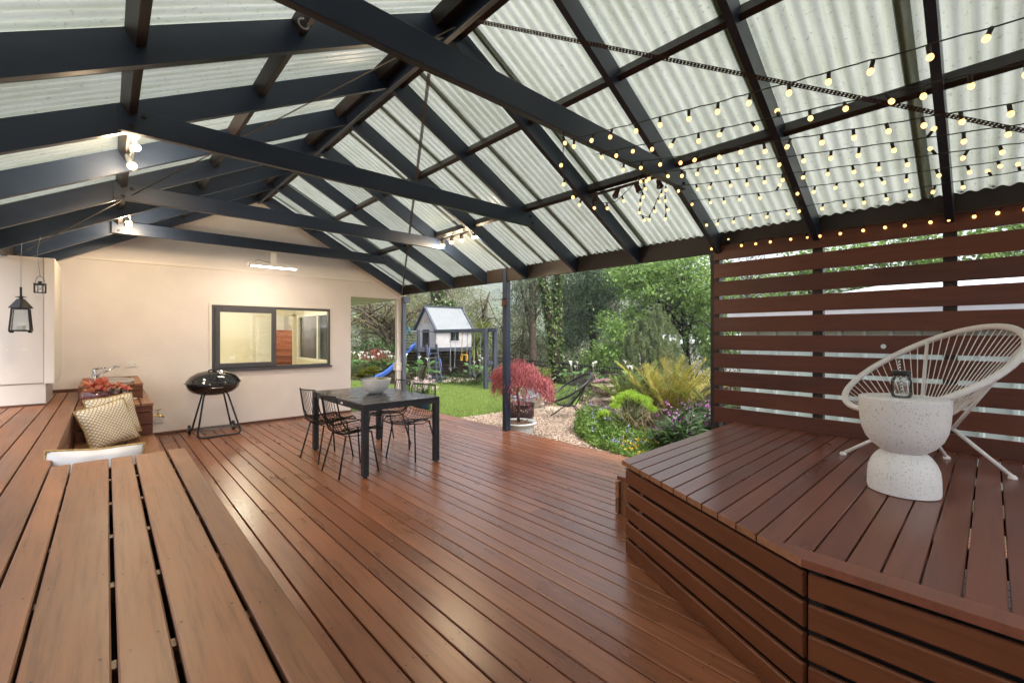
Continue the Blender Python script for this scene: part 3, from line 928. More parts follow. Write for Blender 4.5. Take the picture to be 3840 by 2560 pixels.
# window
win = mesh_obj('window', MB().box(((WX0 + WX1) / 2, WY + .03, WZ1 - .02), (WX1 - WX0, .07, .04)).box(((WX0 + WX1) / 2, WY + .03, WZ0 + .02), (WX1 - WX0, .07, .04)).box((WX0 + .02, WY + .03, (WZ0 + WZ1) / 2), (.04, .07, WZ1 - WZ0 - .08)).box((WX1 - .016, WY + .03, (WZ0 + WZ1) / 2), (.032, .07, WZ1 - WZ0 - .08)), M['frame'], house, world=True)
def childw(name, mb, mat, par, **k):
    return mesh_obj(name, mb, mat, par, **k)
def sub(o, name, mb, mat, smooth=False):
    c = mesh_obj(name, mb, mat, o, smooth=smooth)
    return c
sx0, sx1, sz0, sz1 = WX0 + .042, 2.115, WZ0 + .042, WZ1 - .042
sub(win, 'sash', MB().box(((sx0 + sx1) / 2, WY - .002, sz1 - .033), (sx1 - sx0, .045, .066)).box(((sx0 + sx1) / 2, WY - .002, sz0 + .033), (sx1 - sx0, .045, .066)).box((sx0 + .032, WY - .002, (sz0 + sz1) / 2), (.064, .045, sz1 - sz0 - .132)).box((sx1 - .034, WY - .002, (sz0 + sz1) / 2), (.068, .045, sz1 - sz0 - .132)), M['frame'])
sub(win, 'pane', MB().box(((sx0 + sx1) / 2, WY + .004, (sz0 + sz1) / 2), (sx1 - sx0 - .13, .004, sz1 - sz0 - .13)), M['glass'])
sub(win, 'pane', MB().box(((sx1 + WX1 - .03) / 2, WY + .045, (WZ0 + WZ1) / 2), (WX1 - .03 - sx1, .004, WZ1 - WZ0 - .08)), M['glass'])
sub(win, 'sill', MB().box(((WX0 + WX1) / 2 + .005, WY - .03, WZ0 - .006), (WX1 - WX0 + .03, .05, .028)), M['frame'])
a0, a1, b0, b1 = WX0 - .036, WX1 + .032, WZ0 - .05, WZ1 + .034
sub(win, 'architrave', MB().box(((a0 + a1) / 2, WY - .007, b1 - .016), (a1 - a0, .014, .032)).box(((a0 + a1) / 2, WY - .007, b0 + .014), (a1 - a0, .014, .028)).box((a0 + .017, WY - .007, (b0 + b1) / 2), (.034, .0138, b1 - b0 - .06)).box((a1 - .015, WY - .007, (b0 + b1) / 2), (.03, .0138, b1 - b0 - .06)), M['trim'])
# lit room behind the window
M['room'] = m_plain('pale_yellow_room_paint', (.74, .70, .57), .7, 0, .02, 2)
M['roomwhite'] = m_plain('white_door_paint', (.78, .76, .70), .5, 0, .02, 2)
M['stair'] = m_wood('stair_timber', (.22, .075, .035), (.25, .09, .04), .25, .4, .05)
BY = 11.4
mb = MB()
mb.add([(-.6, 8.33, .0), (3.39, 8.33, .0), (3.39, BY, .0), (-.6, BY, .0)], [(0, 1, 2, 3)])
mb.add([(-.6, 8.33, 2.3), (-.6, BY, 2.3), (3.39, BY, 2.3), (3.39, 8.33, 2.3)], [(0, 1, 2, 3)])
mb.add([(-.6, 8.33, 0), (-.6, BY, 0), (-.6, BY, 2.3), (-.6, 8.33, 2.3)], [(0, 1, 2, 3)])
for (a, b, z0, z1) in ((8.33, SY0, 0, 2.3), (SY1, BY, 0, 2.3), (SY0, SY1, 0, .9), (SY0, SY1, 1.9, 2.3)):
    mb.add([(3.385, a, z0), (3.385, b, z0), (3.385, b, z1), (3.385, a, z1)], [(0, 1, 2, 3)])
for (a, b, z0, z1) in ((-.6, 2.92, 0, 2.3), (3.29, 3.385, 0, 2.3), (2.92, 3.29, 1.9, 2.3)):
    mb.add([(a, BY, z0), (b, BY, z0), (b, BY, z1), (a, BY, z1)], [(0, 1, 2, 3)])
for (a, b, z0, z1) in ((-.6, WX0, 0, 2.3), (WX1, 3.385, 0, 2.3), (WX0, WX1, 0, WZ0), (WX0, WX1, WZ1, 2.3)):
    mb.add([(a, 8.325, z0), (b, 8.325, z0), (b, 8.325, z1), (a, 8.325, z1)], [(0, 1, 2, 3)])
room = mesh_obj('room', mb, M['room'], house, world=True)
sub(room, 'doorway_trim', MB().box((2.905, BY - .01, .98), (.05, .03, 1.94)).box((3.315, BY - .01, .98), (.05, .03, 1.94)).box((3.11, BY - .01, 1.93), (.46, .03, .05)), M['room'])
sub(room, 'interior_door', MB().box((2.63, BY - .15, .93), (.36, .035, 1.84), rz=.35).box((2.63, BY - .172, 1.35), (.24, .02, .7), rz=.35), M['roomwhite'])
sub(room, 'door_trim', MB().box((2.42, BY - .01, .95), (.05, .02, 1.9)).box((2.84, BY - .01, .95), (.05, .02, 1.9)).box((2.63, BY - .01, 1.92), (.47, .02, .05)), M['roomwhite'])
st = MB()
for i in range(11):
    st.box((3.1, BY + .35 + i * .25, .55 + i * .085), (.37, .05, .17 * (i + 1) + .9 - .55))
stm = MB()
for i in range(8):
    z = .42 + i * .165
    stm.box((3.45, BY + .45 + i * .24 + .12, z), (.96, .27, .03))
    stm.box((3.45, BY + .45 + i * .24 + .01, z - .09), (.96, .02, .16))
sub(room, 'staircase', stm, M['stair'])
sub(room, 'stairwell_wall', MB().box((2.88, BY + 1.8, 1.4), (.03, 3.5, 2.8)).box((4.1, BY + 1.85, 1.4), (.03, 3.5, 2.8)).box((3.5, BY + 3.6, 1.6), (1.25, .03, 3.2)).box((3.5, BY + 1.8, 2.81), (1.3, 3.6, .03)), M['roomwhite'])
sw = MB()
for (a, b, c, d) in ((SY0, SY1, 1.87, 1.93), (SY0, SY1, .87, .93)): sw.box((3.375, (a + b) / 2, (c + d) / 2), (.05, b - a + .1, d - c))
for yv in (SY0, SY0 + .62, SY1): sw.box((3.375, yv, 1.4), (.048, .07, .94))
sub(room, 'side_window', sw, M['roomwhite'])
sub(room, 'side_pane', MB().box((3.395, (SY0 + SY1) / 2, 1.4), (.004, SY1 - SY0, 1.0)), M['glass'])
sub(room, 'power_point', MB().box((2.06, BY - .006, .95), (.11, .012, .07)), M['plastic'])
lampm = sub(room, 'ceiling_lamp', MB().lathe([(.001, 2.23), (.10, 2.235), (.13, 2.27), (.13, 2.299)], 20, (1.9, 9.9, 0)), m_emit('room_lamp', (1, .85, .6), 4.0), True)
ld = bpy.data.lights.new('room_light', 'POINT'); ld.energy = 19; ld.color = (1, .90, .70); ld.shadow_soft_size = .12
lo = bpy.data.objects.new('room_light', ld); COL.objects.link(lo); lo.location = (1.9, 9.9, 2.12); lo.parent = house
lo.matrix_parent_inverse = Matrix.Translation(house.location).inverted()
ld = bpy.data.lights.new('stair_light', 'POINT'); ld.energy = 26; ld.color = (1, .9, .74); ld.shadow_soft_size = .1
lo = bpy.data.objects.new('stair_light', ld); COL.objects.link(lo); lo.location = (3.5, 12.2, 2.5); lo.parent = house
lo.matrix_parent_inverse = Matrix.Translation(house.location).inverted()

dp = thing('downpipe', 'blue-grey square downpipe fixed beside the cream corner post', 'pipe', (4.475, 8.15, GZ))
mesh_obj('pipe', MB().box((4.487, 8.165, 1.0), (.065, .07, 2.4)), m_plain('blue_grey_colorsteel', (.105, .125, .17), .4, .1, .05, 6), dp, world=True)
mesh_obj('clip', MB().box((4.487, 8.16, .33), (.09, .085, .025)).box((4.487, 8.16, 1.72), (.09, .085, .025)), dp.children[0].data.materials[0], dp, world=True)
mesh_obj('pipe_head', MB().box((4.51, 8.14, 2.17), (.12, .12, .12)), dp.children[0].data.materials[0], dp, world=True)

# ================================================================ PRIVACY SCREEN
scr = thing('privacy_screen', 'dark red-brown horizontal slat privacy screen beside the raised deck', 'screen', (4.46, .3, RZ))
zt = 2.328
for i in range(10):
    top = zt - .1763 * i
    h = .141 if i < 9 else .148
    z = top - h / 2
    if i == 5:
        # the slat with a round drilled hole
        yc, zc, r = .573, 1.362, .018
        mb = MB()
        for (ya, yb_) in ((1.872, yc + .05), (yc - .05, -4.2)):
            mb.box((4.461, (ya + yb_) / 2, z), (.022, abs(ya - yb_), h))
        K = 24
        def rim(k):
            a = 2 * PI * k / K + PI / 4
            c_, s_ = math.cos(a), math.sin(a); m_ = max(abs(c_), abs(s_))
            return (yc + r * c_, zc + r * s_), (yc + .05 * c_ / m_, z + h / 2 * s_ / m_)
        for k in range(K):
            (i0, o0), (i1, o1) = rim(k), rim(k + 1)
            for X_ in (4.45, 4.472):
                mb.add([(X_, *i0), (X_, *o0), (X_, *o1), (X_, *i1)], [(0, 1, 2, 3)])
            mb.add([(4.45, *i0), (4.45, *i1), (4.472, *i1), (4.472, *i0)], [(0, 1, 2, 3)])
        mb.v = [(1.872 - q[1], q[0] - 4.461, q[2]) for q in mb.v]
        o = mesh_obj('slat', mb, M['slat'], scr, world=True, loc=(4.461, 1.872, 0), rot=(0, 0, -PI / 2))
        continue
    beam('slat', (4.461, 1.872, z), (4.461, -4.2, z), .022, h, M['slat'], scr, .002)
# ================================================================ LIGHT FITTINGS
def point(parent, loc, watts, col, r=.03):
    ld = bpy.data.lights.new('lamp_light', 'POINT'); ld.energy = watts; ld.color = col; ld.shadow_soft_size = r
    o = bpy.data.objects.new('lamp_light', ld); COL.objects.link(o)
    o.parent = parent; o.matrix_parent_inverse = Matrix.Translation(parent.location).inverted(); o.location = loc
    return o
WARM = (1.0, .75, .48)
def spot_bar(label, p0, p1, heads, lit, watts, bar_mat, zdrop=.07):
    t = thing('spotlight_bar', label, 'light', ((p0[0] + p1[0]) / 2, (p0[1] + p1[1]) / 2, p0[2]), group=None)
    beam('bar', p0, p1, .03, .018, bar_mat, t, .003)
    for (x_, y_, z_, ax, ay) in heads:
        d = Vector((ax, ay, -1)).normalized()
        c = Vector((x_, y_, z_))
        hb = MB()
        hb.tube([c - d * .085, c - d * .075, c - d * .02, c + d * .004], [.012, .02, .024, .03], 12)
        hb.tube([c - d * .07, Vector((p0[0], y_, p0[2] - .012))], .006, 6)
        h = mesh_obj('spot_head', hb, bar_mat, t, True, True)
        bm_ = MB().ball(c + d * .006, .03 if lit else .022, 12, 8)
        mesh_obj('bulb', bm_, M['spot'] if lit else M['clear'], h, True)
        if lit: point(t, c + d * .04, watts, WARM)
    return t
spot_bar('bar of glowing halogen spotlights under the left roof slope beside a collar tie', (.135, 3.70, 2.80), (.135, 4.46, 2.80), [(.1292, 3.80, 2.762, .3, .2), (.1455, 4.0, 2.752, .25, .3), (.1362, 4.30, 2.705, .3, -.25)], True, 10, M['galv'])
spot_bar('glowing halogen spotlight pair at the far left end of the roof near the wall', (.19, 6.62, 2.80), (.19, 7.1, 2.80), [(.183, 6.72, 2.752, .3, .1), (.192, 6.92, 2.765, .2, .35)], True, 10, M['galv'])
spot_bar('bar of glowing halogen spotlights on the right roof slope above the garden opening', (3.53, 4.52, 2.815), (3.53, 5.38, 2.815), [(3.52, 5.289, 2.735, .1, .3), (3.52, 5.07, 2.745, .1, .3), (3.52, 4.834, 2.735, .15, .2), (3.52, 4.564, 2.735, .1, .3)], True, 6, M['brownpaint'])
spot_bar('bar of unlit brown spotlights hung with fairy lights on the right slope', (3.5, 1.9, 2.815), (3.5, 2.68, 2.815), [(3.48, 2.60, 2.745, .2, .3), (3.48, 2.37, 2.74, -.4, .2), (3.48, 2.12, 2.73, .3, -.3), (3.48, 1.92, 2.72, -.5, -.5)], False, 0, M['rust'])

ht = thing('strip_heater', 'white strip heater glowing below the far collar tie over the window', 'heater', (1.83, 7.25, 2.47))
mesh_obj('bracket', MB().box((1.83, 7.235, 2.59), (.075, .006, .20)).box((1.83, 7.25, 2.505), (.06, .05, .02)), M['plastic'], ht, world=True)
mesh_obj('housing', MB().add([(1.53, 7.22, 2.50), (1.53, 7.30, 2.50), (1.53, 7.325, 2.455), (1.53, 7.19, 2.455), (2.14, 7.22, 2.50), (2.14, 7.30, 2.50), (2.14, 7.325, 2.455), (2.14, 7.19, 2.455)], [(0, 4, 5, 1), (1, 5, 6, 2), (0, 3, 7, 4)]).box((1.515, 7.257, 2.475), (.03, .14, .055)).box((2.155, 7.257, 2.475), (.03, .14, .055)), M['plastic'], ht, world=True)
mesh_obj('glowing_tube', MB().tube([(1.535, 7.255, 2.462), (2.135, 7.255, 2.462)], .016, 10), M['tube'], ht, True, True)
mesh_obj('cable', MB().tube([(1.80, 7.24, 2.52), (1.72, 7.23, 2.53), (1.62, 7.225, 2.545), (1.58, 7.23, 2.52)], .004, 6), M['cable'], ht, True, True)
ld = bpy.data.lights.new('heater_light', 'AREA'); ld.shape = 'RECTANGLE'; ld.size = .58; ld.size_y = .05; ld.energy = 2.5; ld.color = (1, .86, .68)
lo = bpy.data.objects.new('heater_light', ld); COL.objects.link(lo); lo.parent = ht
lo.matrix_parent_inverse = Matrix.Translation(ht.location).inverted(); lo.location = (1.835, 7.27, 2.44); lo.rotation_euler = (R(40), 0, 0)

# festoon strings: wire > bulbs with sockets
def bulb_mesh():
    s = MB().lathe([(.0065, 0), (.0072, -.004), (.0072, -.030), (.006, -.032)], 10)
    b = MB().lathe([(.005, -.030), (.009, -.035), (.0108, -.041), (.010, -.048), (.006, -.053), (.0005, -.055)], 12)
    return s, b
_s, _b = bulb_mesh()
_so = mesh_obj('socket', _s, M['cable'], smooth=True); SOCK = _so.data; bpy.data.objects.remove(_so)
_bo = mesh_obj('bulb', _b, M['bulb'], smooth=True); BULB = _bo.data; bpy.data.objects.remove(_bo)
def string(label, pts, spacing, rng, sag=.03, npt=60, start=.03):
    P = [Vector(p) for p in pts]
    t = thing('festoon_string', label, 'string lights', P[0], group=None)
    seg = []
    for i, (a, b) in enumerate(zip(P[:-1], P[1:])):
        n = max(6, int((b - a).length / .04))
        for k in range(n):
            q = k / n
            p = a.lerp(b, q); p.z -= 4 * q * (1 - q) * sag * (b - a).length
            p += Vector((rng.uniform(-.0025, .0025), rng.uniform(-.0025, .0025), rng.uniform(-.0025, .0025)))
            seg.append(p)
    seg.append(P[-1])
    mesh_obj('wire', MB().tube(seg, .0028, 5), M['cable'], t, True, True)
    acc = start; d = 0.0
    for a, b in zip(seg[:-1], seg[1:]):
        L = (b - a).length
        while acc <= d + L:
            p = a.lerp(b, (acc - d) / L)
            tilt = rng.choice([0, 0, .25, -.3, .5, -.5, 2.6 if rng.random() < .35 else .1])
            so = bpy.data.objects.new('socket', SOCK); COL.objects.link(so); so.parent = t
            so.matrix_parent_inverse = Matrix.Translation(t.location).inverted()
            so.location = p; so.rotation_euler = (tilt, rng.uniform(-.3, .3), rng.uniform(0, 6))
            bo = bpy.data.objects.new('bulb', BULB); COL.objects.link(bo); bo.parent = so
            acc += spacing * rng.uniform(.9, 1.1)
        d += L
    return t
rs = random.Random(3)
def ext(a, b, y=-.85):
    a, b = Vector(a), Vector(b); k = (y - a.y) / (b.y - a.y)
    return a + (b - a) * k
ST = [((2.081, 1.74, 2.640), (2.081, -.067, 2.438)), ((2.356, 1.74, 2.632), (2.356, -.076, 2.412)), ((2.615, 1.74, 2.63), (2.615, -.084, 2.368)), ((2.945, 1.74, 2.644), (2.945, -.094, 2.383)), ((3.417, 1.74, 2.66), (3.417, -.11, 2.435)), ((3.75, 1.79, 2.619), (3.75, -.12, 2.448)), ((4.0, 1.79, 2.485), (4.0, -.128, 2.437)), ((4.435, 1.875, 2.35), (4.435, -.141, 2.325))]
ORD = ['topmost', 'second', 'third', 'fourth', 'fifth', 'sixth', 'seventh', 'lowest']
for i, (a, b) in enumerate(ST):
    lb = f'{ORD[i]} string of warm bulbs stretched from the near collar tie across the right slope'
    if i == 6: lb = 'seventh string of warm bulbs running just above the right eave beam'
    if i == 7: lb = 'lowest string of warm bulbs running along the top slat of the privacy screen'
    string(lb, [a, ext(a, b)], .128 if i else .14, rs, .006)
string('loose tangle of fairy lights drooping from the underside of the near collar tie', [(2.03, 1.75, 2.68), (2.2, 1.9, 2.50), (2.6, 2.05, 2.44), (2.95, 2.0, 2.50), (2.98, 1.78, 2.68)], .16, rs, .04)
string('short loop of fairy lights dangling beneath the unlit brown spotlights', [(3.02, 1.78, 2.69), (3.22, 1.95, 2.56), (3.30, 2.0, 2.46), (3.38, 1.97, 2.45), (3.45, 1.93, 2.60), (3.50, 1.9, 2.72)], .085, rs, .05)
string('short tail of fairy lights hanging straight down beside the unlit spotlights', [(3.36, 1.80, 2.69), (3.42, 1.84, 2.58), (3.42, 1.83, 2.44)], .075, rs, .02)
string('little knot of fairy lights at the top corner post of the screen', [(4.38, 1.87, 2.45), (4.42, 1.885, 2.40), (4.435, 1.88, 2.34)], .05, rs, .0)

pl = thing('post_light', 'small rusty brown box light fixed to the middle garden post', 'light', (4.40, 4.96, 1.93))
mesh_obj('box', MB().box((4.405, 4.955, 1.945), (.055, .075, .075)).box((4.395, 4.955, 1.995), (.08, .09, .008)), M['rust'], pl, world=True)
mesh_obj('base', MB().lathe([(.045, 0), (.05, .012), (.03, .018)], 14, (4.395, 4.955, 1.885)), M['rust'], pl, True, True)

# ================================================================ CABINET, LANTERNS, WALL FITTINGS
cab = thing('wall_cabinet', 'tall cream panelled cabinet standing on the left platform', 'cabinet', (-.9, 7.3, PZ))
mesh_obj('plinth', MB().box((-1.04, 7.255, .82), (1.12, .83, .226)), M['cream'], cab, world=True)
mesh_obj('body', MB().box((-1.02, 7.32, 1.6035), (1.218, .95, 1.337)), M['cream'], cab, world=True)
mesh_obj('door', MB().box((-1.06, 6.836, 1.6), (1.13, .018, 1.31)), M['cream'], cab, world=True)
mesh_obj('edge_strip', MB().box((-.452, 6.832, 1.6035), (.076, .026, 1.337)), M['trim'], cab, world=True)
mesh_obj('kick_strip', MB().box((-1.04, 6.828, .716), (1.12, .018, .02)), M['skirt'], cab, world=True)
sc_ = MB()
for (x_, z_) in ((-.62, 1.62), (-.60, 1.62), (-.75, 1.30), (-.64, 1.30), (-.62, 1.30)):
    for k in range(10): pass
    n0 = len(sc_.v)
    for k in range(10):
        sc_.v.append((x_ + .008 * math.cos(k * PI / 5), 6.8255, z_ + .008 * math.sin(k * PI / 5)))
    sc_.f.append(tuple(n0 + k for k in range(10)))
mesh_obj('screw_caps', sc_, M['trim'], cab, world=True)['kind'] = 'stuff'

def wire_line(pts, name, par):
    return mesh_obj(name, MB().tube(pts, .0025, 6), M['wire'], par, True, True)
lb_ = thing('lantern', 'large black metal candle lantern with tapering glass sides hanging before the cabinet', 'lantern', (-.60, 6.24, 1.485))
bx, by, bz = -.60, 6.24, 1.485
fr = MB()
def ring(z, h, th=.012):
    for (sx_, sy_) in ((1, 0), (-1, 0), (0, 1), (0, -1)):
        if sx_: fr.box((bx + sx_ * h, by, z), (th, 2 * h + th, th))
        else: fr.box((bx, by + sy_ * h, z), (2 * h - th, th, th))
ring(bz + .006, .098, .014); ring(bz + .215, .076, .014)
for sx_ in (1, -1):
    for sy_ in (1, -1):
        fr.bar((bx + sx_ * .098, by + sy_ * .098, bz), (bx + sx_ * .076, by + sy_ * .076, bz + .22), .013, .013)
        fr.lathe([(.013, 0), (.016, .006), (.01, .014)], 10, (bx + sx_ * .085, by + sy_ * .085, bz - .014))
fr.box((bx, by, bz + .003), (.19, .19, .006))
mesh_obj('frame', fr, M['black'], lb_, world=True)
mesh_obj('lantern_roof', MB().lathe([(.118, 0), (.112, .008), (.04, .085), (.02, .09), (.02, .10), (.058, .104), (.058, .107), (.004, .118)], 4, (bx, by, bz + .22)).tube([(bx, by, bz + .33), (bx, by, bz + .42)], .012, 8), M['black'], lb_, world=True).rotation_euler = (0, 0, 0)
gp = MB()
for sx_, sy_ in ((1, 0), (-1, 0), (0, 1), (0, -1)):
    def q(h, z, s_): return (bx + sx_ * h + (s_ * h if not sx_ else 0), by + sy_ * h + (s_ * h if not sy_ else 0), bz + z)
    gp.add([q(.094, .012, -.9), q(.094, .012, .9), q(.073, .21, .9), q(.073, .21, -.9)], [(0, 1, 2, 3)])
mesh_obj('glass_panes', gp, m_glass('frosted_lantern_glass', (.80, .82, .80), .08, .15), lb_, world=True)
mesh_obj('candle', MB().lathe([(.05, .006), (.05, .055), (.045, .058), (.01, .054)], 16, (bx, by, bz)), m_plain('candle_wax', (.75, .70, .58), .6), lb_, True, True)
lb_.scale = (.7, .7, 1)
wire_line([(bx, by, bz + .41), (bx - .002, by + .03, bz + .6), (bx, by + .085, 2.40), (bx - .004, 6.33, 2.345)], 'hanging_wire', lb_)
ls_ = thing('lantern', 'small black lantern with crossed wires hanging nearest the cabinet edge', 'lantern', (-.47, 6.22, 1.88))
bx, by, bz = -.475, 6.22, 1.855
fr = MB(); ring(bz + .004, .055, .007); ring(bz + .08, .055, .007)
for sx_ in (1, -1):
    for sy_ in (1, -1): fr.bar((bx + sx_ * .055, by + sy_ * .055, bz), (bx + sx_ * .055, by + sy_ * .055, bz + .085), .009, .009)
for s_ in (1, -1):
    fr.bar((bx - .05, by + s_ * .055, bz + .01), (bx + .05, by + s_ * .055, bz + .075), .003, .003); fr.bar((bx + .05, by + s_ * .055, bz + .01), (bx - .05, by + s_ * .055, bz + .075), .003, .003)
    fr.bar((bx + s_ * .055, by - .05, bz + .01), (bx + s_ * .055, by + .05, bz + .075), .003, .003); fr.bar((bx + s_ * .055, by + .05, bz + .01), (bx + s_ * .055, by - .05, bz + .075), .003, .003)
fr.box((bx, by, bz + .002), (.11, .11, .004))
mesh_obj('frame', fr, M['black'], ls_, world=True)
mesh_obj('lantern_roof', MB().box((bx, by, bz + .088), (.13, .13, .006)).box((bx, by, bz + .102), (.036, .036, .022)), M['black'], ls_, world=True)
mesh_obj('handle', MB().tube([(bx + .045 * math.cos(t), by, bz + .1 + .062 * math.sin(t)) for t in np.linspace(0, PI, 13)], .0025, 6), M['black'], ls_, True, True)
mesh_obj('glass_tube', MB().lathe([(.028, .008), (.028, .08)], 14, (bx, by, bz), cap=False), M['clear'], ls_, True, True)
ls_.scale = (.68, .68, 1)
wire_line([(bx, by, bz + .162), (bx - .012, by, bz + .25), (bx - .03, by + .02, bz + .40), (bx - .005, 6.31, 2.41)], 'hanging_wire', ls_)

def outlet(label, x_, z_):
    t = thing('power_outlet', label, 'outlet', (x_, WY, z_))
    mesh_obj('plate', MB().box((0, -.006, 0), (.118, .012, .078)), M['plastic'], t)
    sl = MB()
    for dx in (-.03, .03):
        mesh_obj('switch', MB().box((dx * 1.25, -.014, .022), (.016, .006, .012)), M['plastic'], t)
        for (ax, az, rr) in ((-.008, -.006, .35), (.008, -.006, -.35), (0, -.022, 0)):
            sl.box((dx + ax, -.0125, az), (.0025, .002, .010), ry=rr)
    mesh_obj('slots', sl, M['black'], t)['kind'] = 'stuff'
outlet('white double power outlet on the wall above the sink counter', .264, 1.043)
outlet('white double power outlet low on the wall below the brass tap', .547, .218)
tp = thing('garden_tap', 'brass garden tap on the wall beside the sink counter', 'tap', (.47, WY - .06, .30))
mesh_obj('body', MB().tube([(.39, WY - .06, .285), (.47, WY - .06, .285), (.52, WY - .06, .287), (.56, WY - .06, .285), (.60, WY - .06, .272), (.612, WY - .06, .25)], [.010, .011, .015, .018, .013, .011], 10).tube([(.548, WY - .06, .29), (.548, WY - .06, .345)], [.013, .008], 10), M['brass'], tp, True, True)
mesh_obj('handle', MB().tube([(.515, WY - .06, .372), (.581, WY - .06, .372)], .006, 8).tube([(.548, WY - .06, .345), (.548, WY - .06, .372)], .006, 8), M['brass'], tp, True, True)

# ================================================================ SINK, TAPWARE AND TABLEWARE
sk = thing('sink', 'oval stainless steel sink set into the timber counter box', 'sink', (.045, 7.5, .878))
mesh_obj('basin', MB().lathe([(1.0, .006), (1.0, .012), (.90, .012), (.82, .004), (.78, -.01), (.0005, -.015)], 40, (.045, 7.52, .868), .225, .53, cap=False), M['chrome'], sk, True, True)
fa = thing('mixer_tap', 'chrome mixer tap with a long swivel spout at the sink', 'tap', (-.12, 7.93, .878))
mesh_obj('base', MB().lathe([(.03, 0), (.028, .004), (.026, .11), (.024, .125), (.004, .13)], 18), M['chrome'], fa, True)
mesh_obj('spout', MB().tube([(.005, -.005, .02), (.06, -.03, .065), (.20, -.06, .155), (.235, -.07, .165), (.25, -.075, .155)], [.017, .017, .016, .017, .015], 12), M['chrome'], fa, True)
mesh_obj('lever', MB().tube([(0, 0, .125), (.04, -.02, .138), (.13, -.05, .142)], [.018, .011, .007], 10), M['chrome'], fa, True)

va = thing('flower_vase', 'squat dark red glass vase on the counter near the cushions', 'vase', (-.085, 6.56, PZ))
mg, n_, l_, out_ = nt('dark_red_glass')
p_ = prin(n_, (.10, .012, .018), .08, 0, .6, .5); p_.inputs['Transmission Weight'].default_value = .25
tc_ = n_.new('ShaderNodeTexCoord'); mpp = n_.new('ShaderNodeMapping'); mpp.inputs['Scale'].default_value = (6, 6, 60); l_.new(tc_.outputs['Object'], mpp.inputs[0])
tt = noise(n_, l_, mpp.outputs[0], 1.0, 5); rr_ = ramp(n_, [(.35, (.05, .006, .01)), (.6, (.17, .03, .035)), (.75, (.32, .09, .08))]); l_.new(tt.outputs[0], rr_.inputs[0]); l_.new(rr_.outputs[0], p_.inputs['Base Color'])
bb_ = n_.new('ShaderNodeBump'); bb_.inputs['Strength'].default_value = .4; l_.new(tt.outputs[0], bb_.inputs['Height']); l_.new(bb_.outputs[0], p_.inputs['Normal'])
l_.new(p_.outputs[0], out_.inputs[0])
mesh_obj('vase_body', MB().lathe([(.10, 0), (.118, .008), (.126, .035), (.126, .11), (.118, .138), (.108, .142), (.10, .135), (.095, .03), (.001, .025)], 28), mg, va, True)
M['redleaf'] = m_leaf('red_autumn_leaf', (.50, .035, .05), (.80, .42, .22), .3, .4)
lf = thing('red_foliage', 'spray of red and gold leaves arranged in the dark vase', 'foliage', (-.085, 6.56, PZ + .13))
Cc = np.stack([RNG.uniform(-.09, .09, 70), RNG.uniform(-.07, .07, 70), RNG.uniform(.01, .13, 70)], 1)
Cc = np.vstack([Cc, np.stack([np.linspace(.06, .27, 22), RNG.normal(0, .025, 22), np.linspace(.09, .03, 22) + RNG.normal(0, .012, 22)], 1)])
o = leaves('leaf_blades', Cc, .085, .045, M['redleaf'], None, 0, .5); o.parent = lf; o['kind'] = 'stuff'
mesh_obj('stems', MB().tube([(0, 0, -.08), (.08, 0, .08), (.27, .01, .03)], .003, 5).tube([(0, 0, -.08), (-.04, .02, .09)], .003, 5).tube([(0, 0, -.08), (.02, -.03, .1)], .003, 5), m_plain('dark_twig', (.05, .03, .02), .7), lf, True)
tr = tag(mesh_obj('serving_tray', MB().lathe([(.10, 0), (.15, .006), (.165, .014), (.16, .016), (.10, .008), (.001, .007)], 32, (0, 0, 0), 1, .55), M['white'], smooth=True, loc=(.10, 6.72, PZ)), 'white oval serving tray on the counter under bottle and glasses', 'tray')
M['cutglass'] = m_glass('cut_crystal', (.86, .89, .91), .16, .18)
def goblet(label, x_, y_):
    t = thing('goblet', label, 'glass', (x_, y_, PZ + .011))
    mesh_obj('bowl', MB().lathe([(.010, .075), (.034, .09), (.048, .12), (.050, .165), (.047, .165), (.044, .12), (.03, .095), (.001, .085)], 18), M['cutglass'], t)
    mesh_obj('stem', MB().lathe([(.032, 0), (.030, .004), (.006, .010), (.005, .075), (.010, .08)], 14), M['clear'], t, True)
goblet('cut-glass goblet on the tray nearest the red leaves', .025, 6.74)
goblet('cut-glass goblet on the tray beside the glass bottle', .075, 6.69)
bt = thing('glass_bottle', 'small clear glass bottle with a white label on the tray', 'bottle', (.155, 6.71, PZ + .011))
mesh_obj('bottle_body', MB().lathe([(.038, 0), (.042, .006), (.042, .095), (.032, .118), (.019, .13), (.018, .15)], 20), M['clear'], bt, True)
mesh_obj('cap', MB().lathe([(.02, .148), (.02, .168), (.018, .17)], 14), M['chrome'], bt, True)
lbm = MB()
for i in range(5):
    a = -PI / 2 - .35 + .14 * i
    lbm.v += [(.0426 * math.cos(a), .0426 * math.sin(a), .018), (.0426 * math.cos(a), .0426 * math.sin(a), .052)]
lbm.f = [(2 * i, 2 * i + 2, 2 * i + 3, 2 * i + 1) for i in range(4)]
mesh_obj('paper_label', lbm, M['white'], bt)

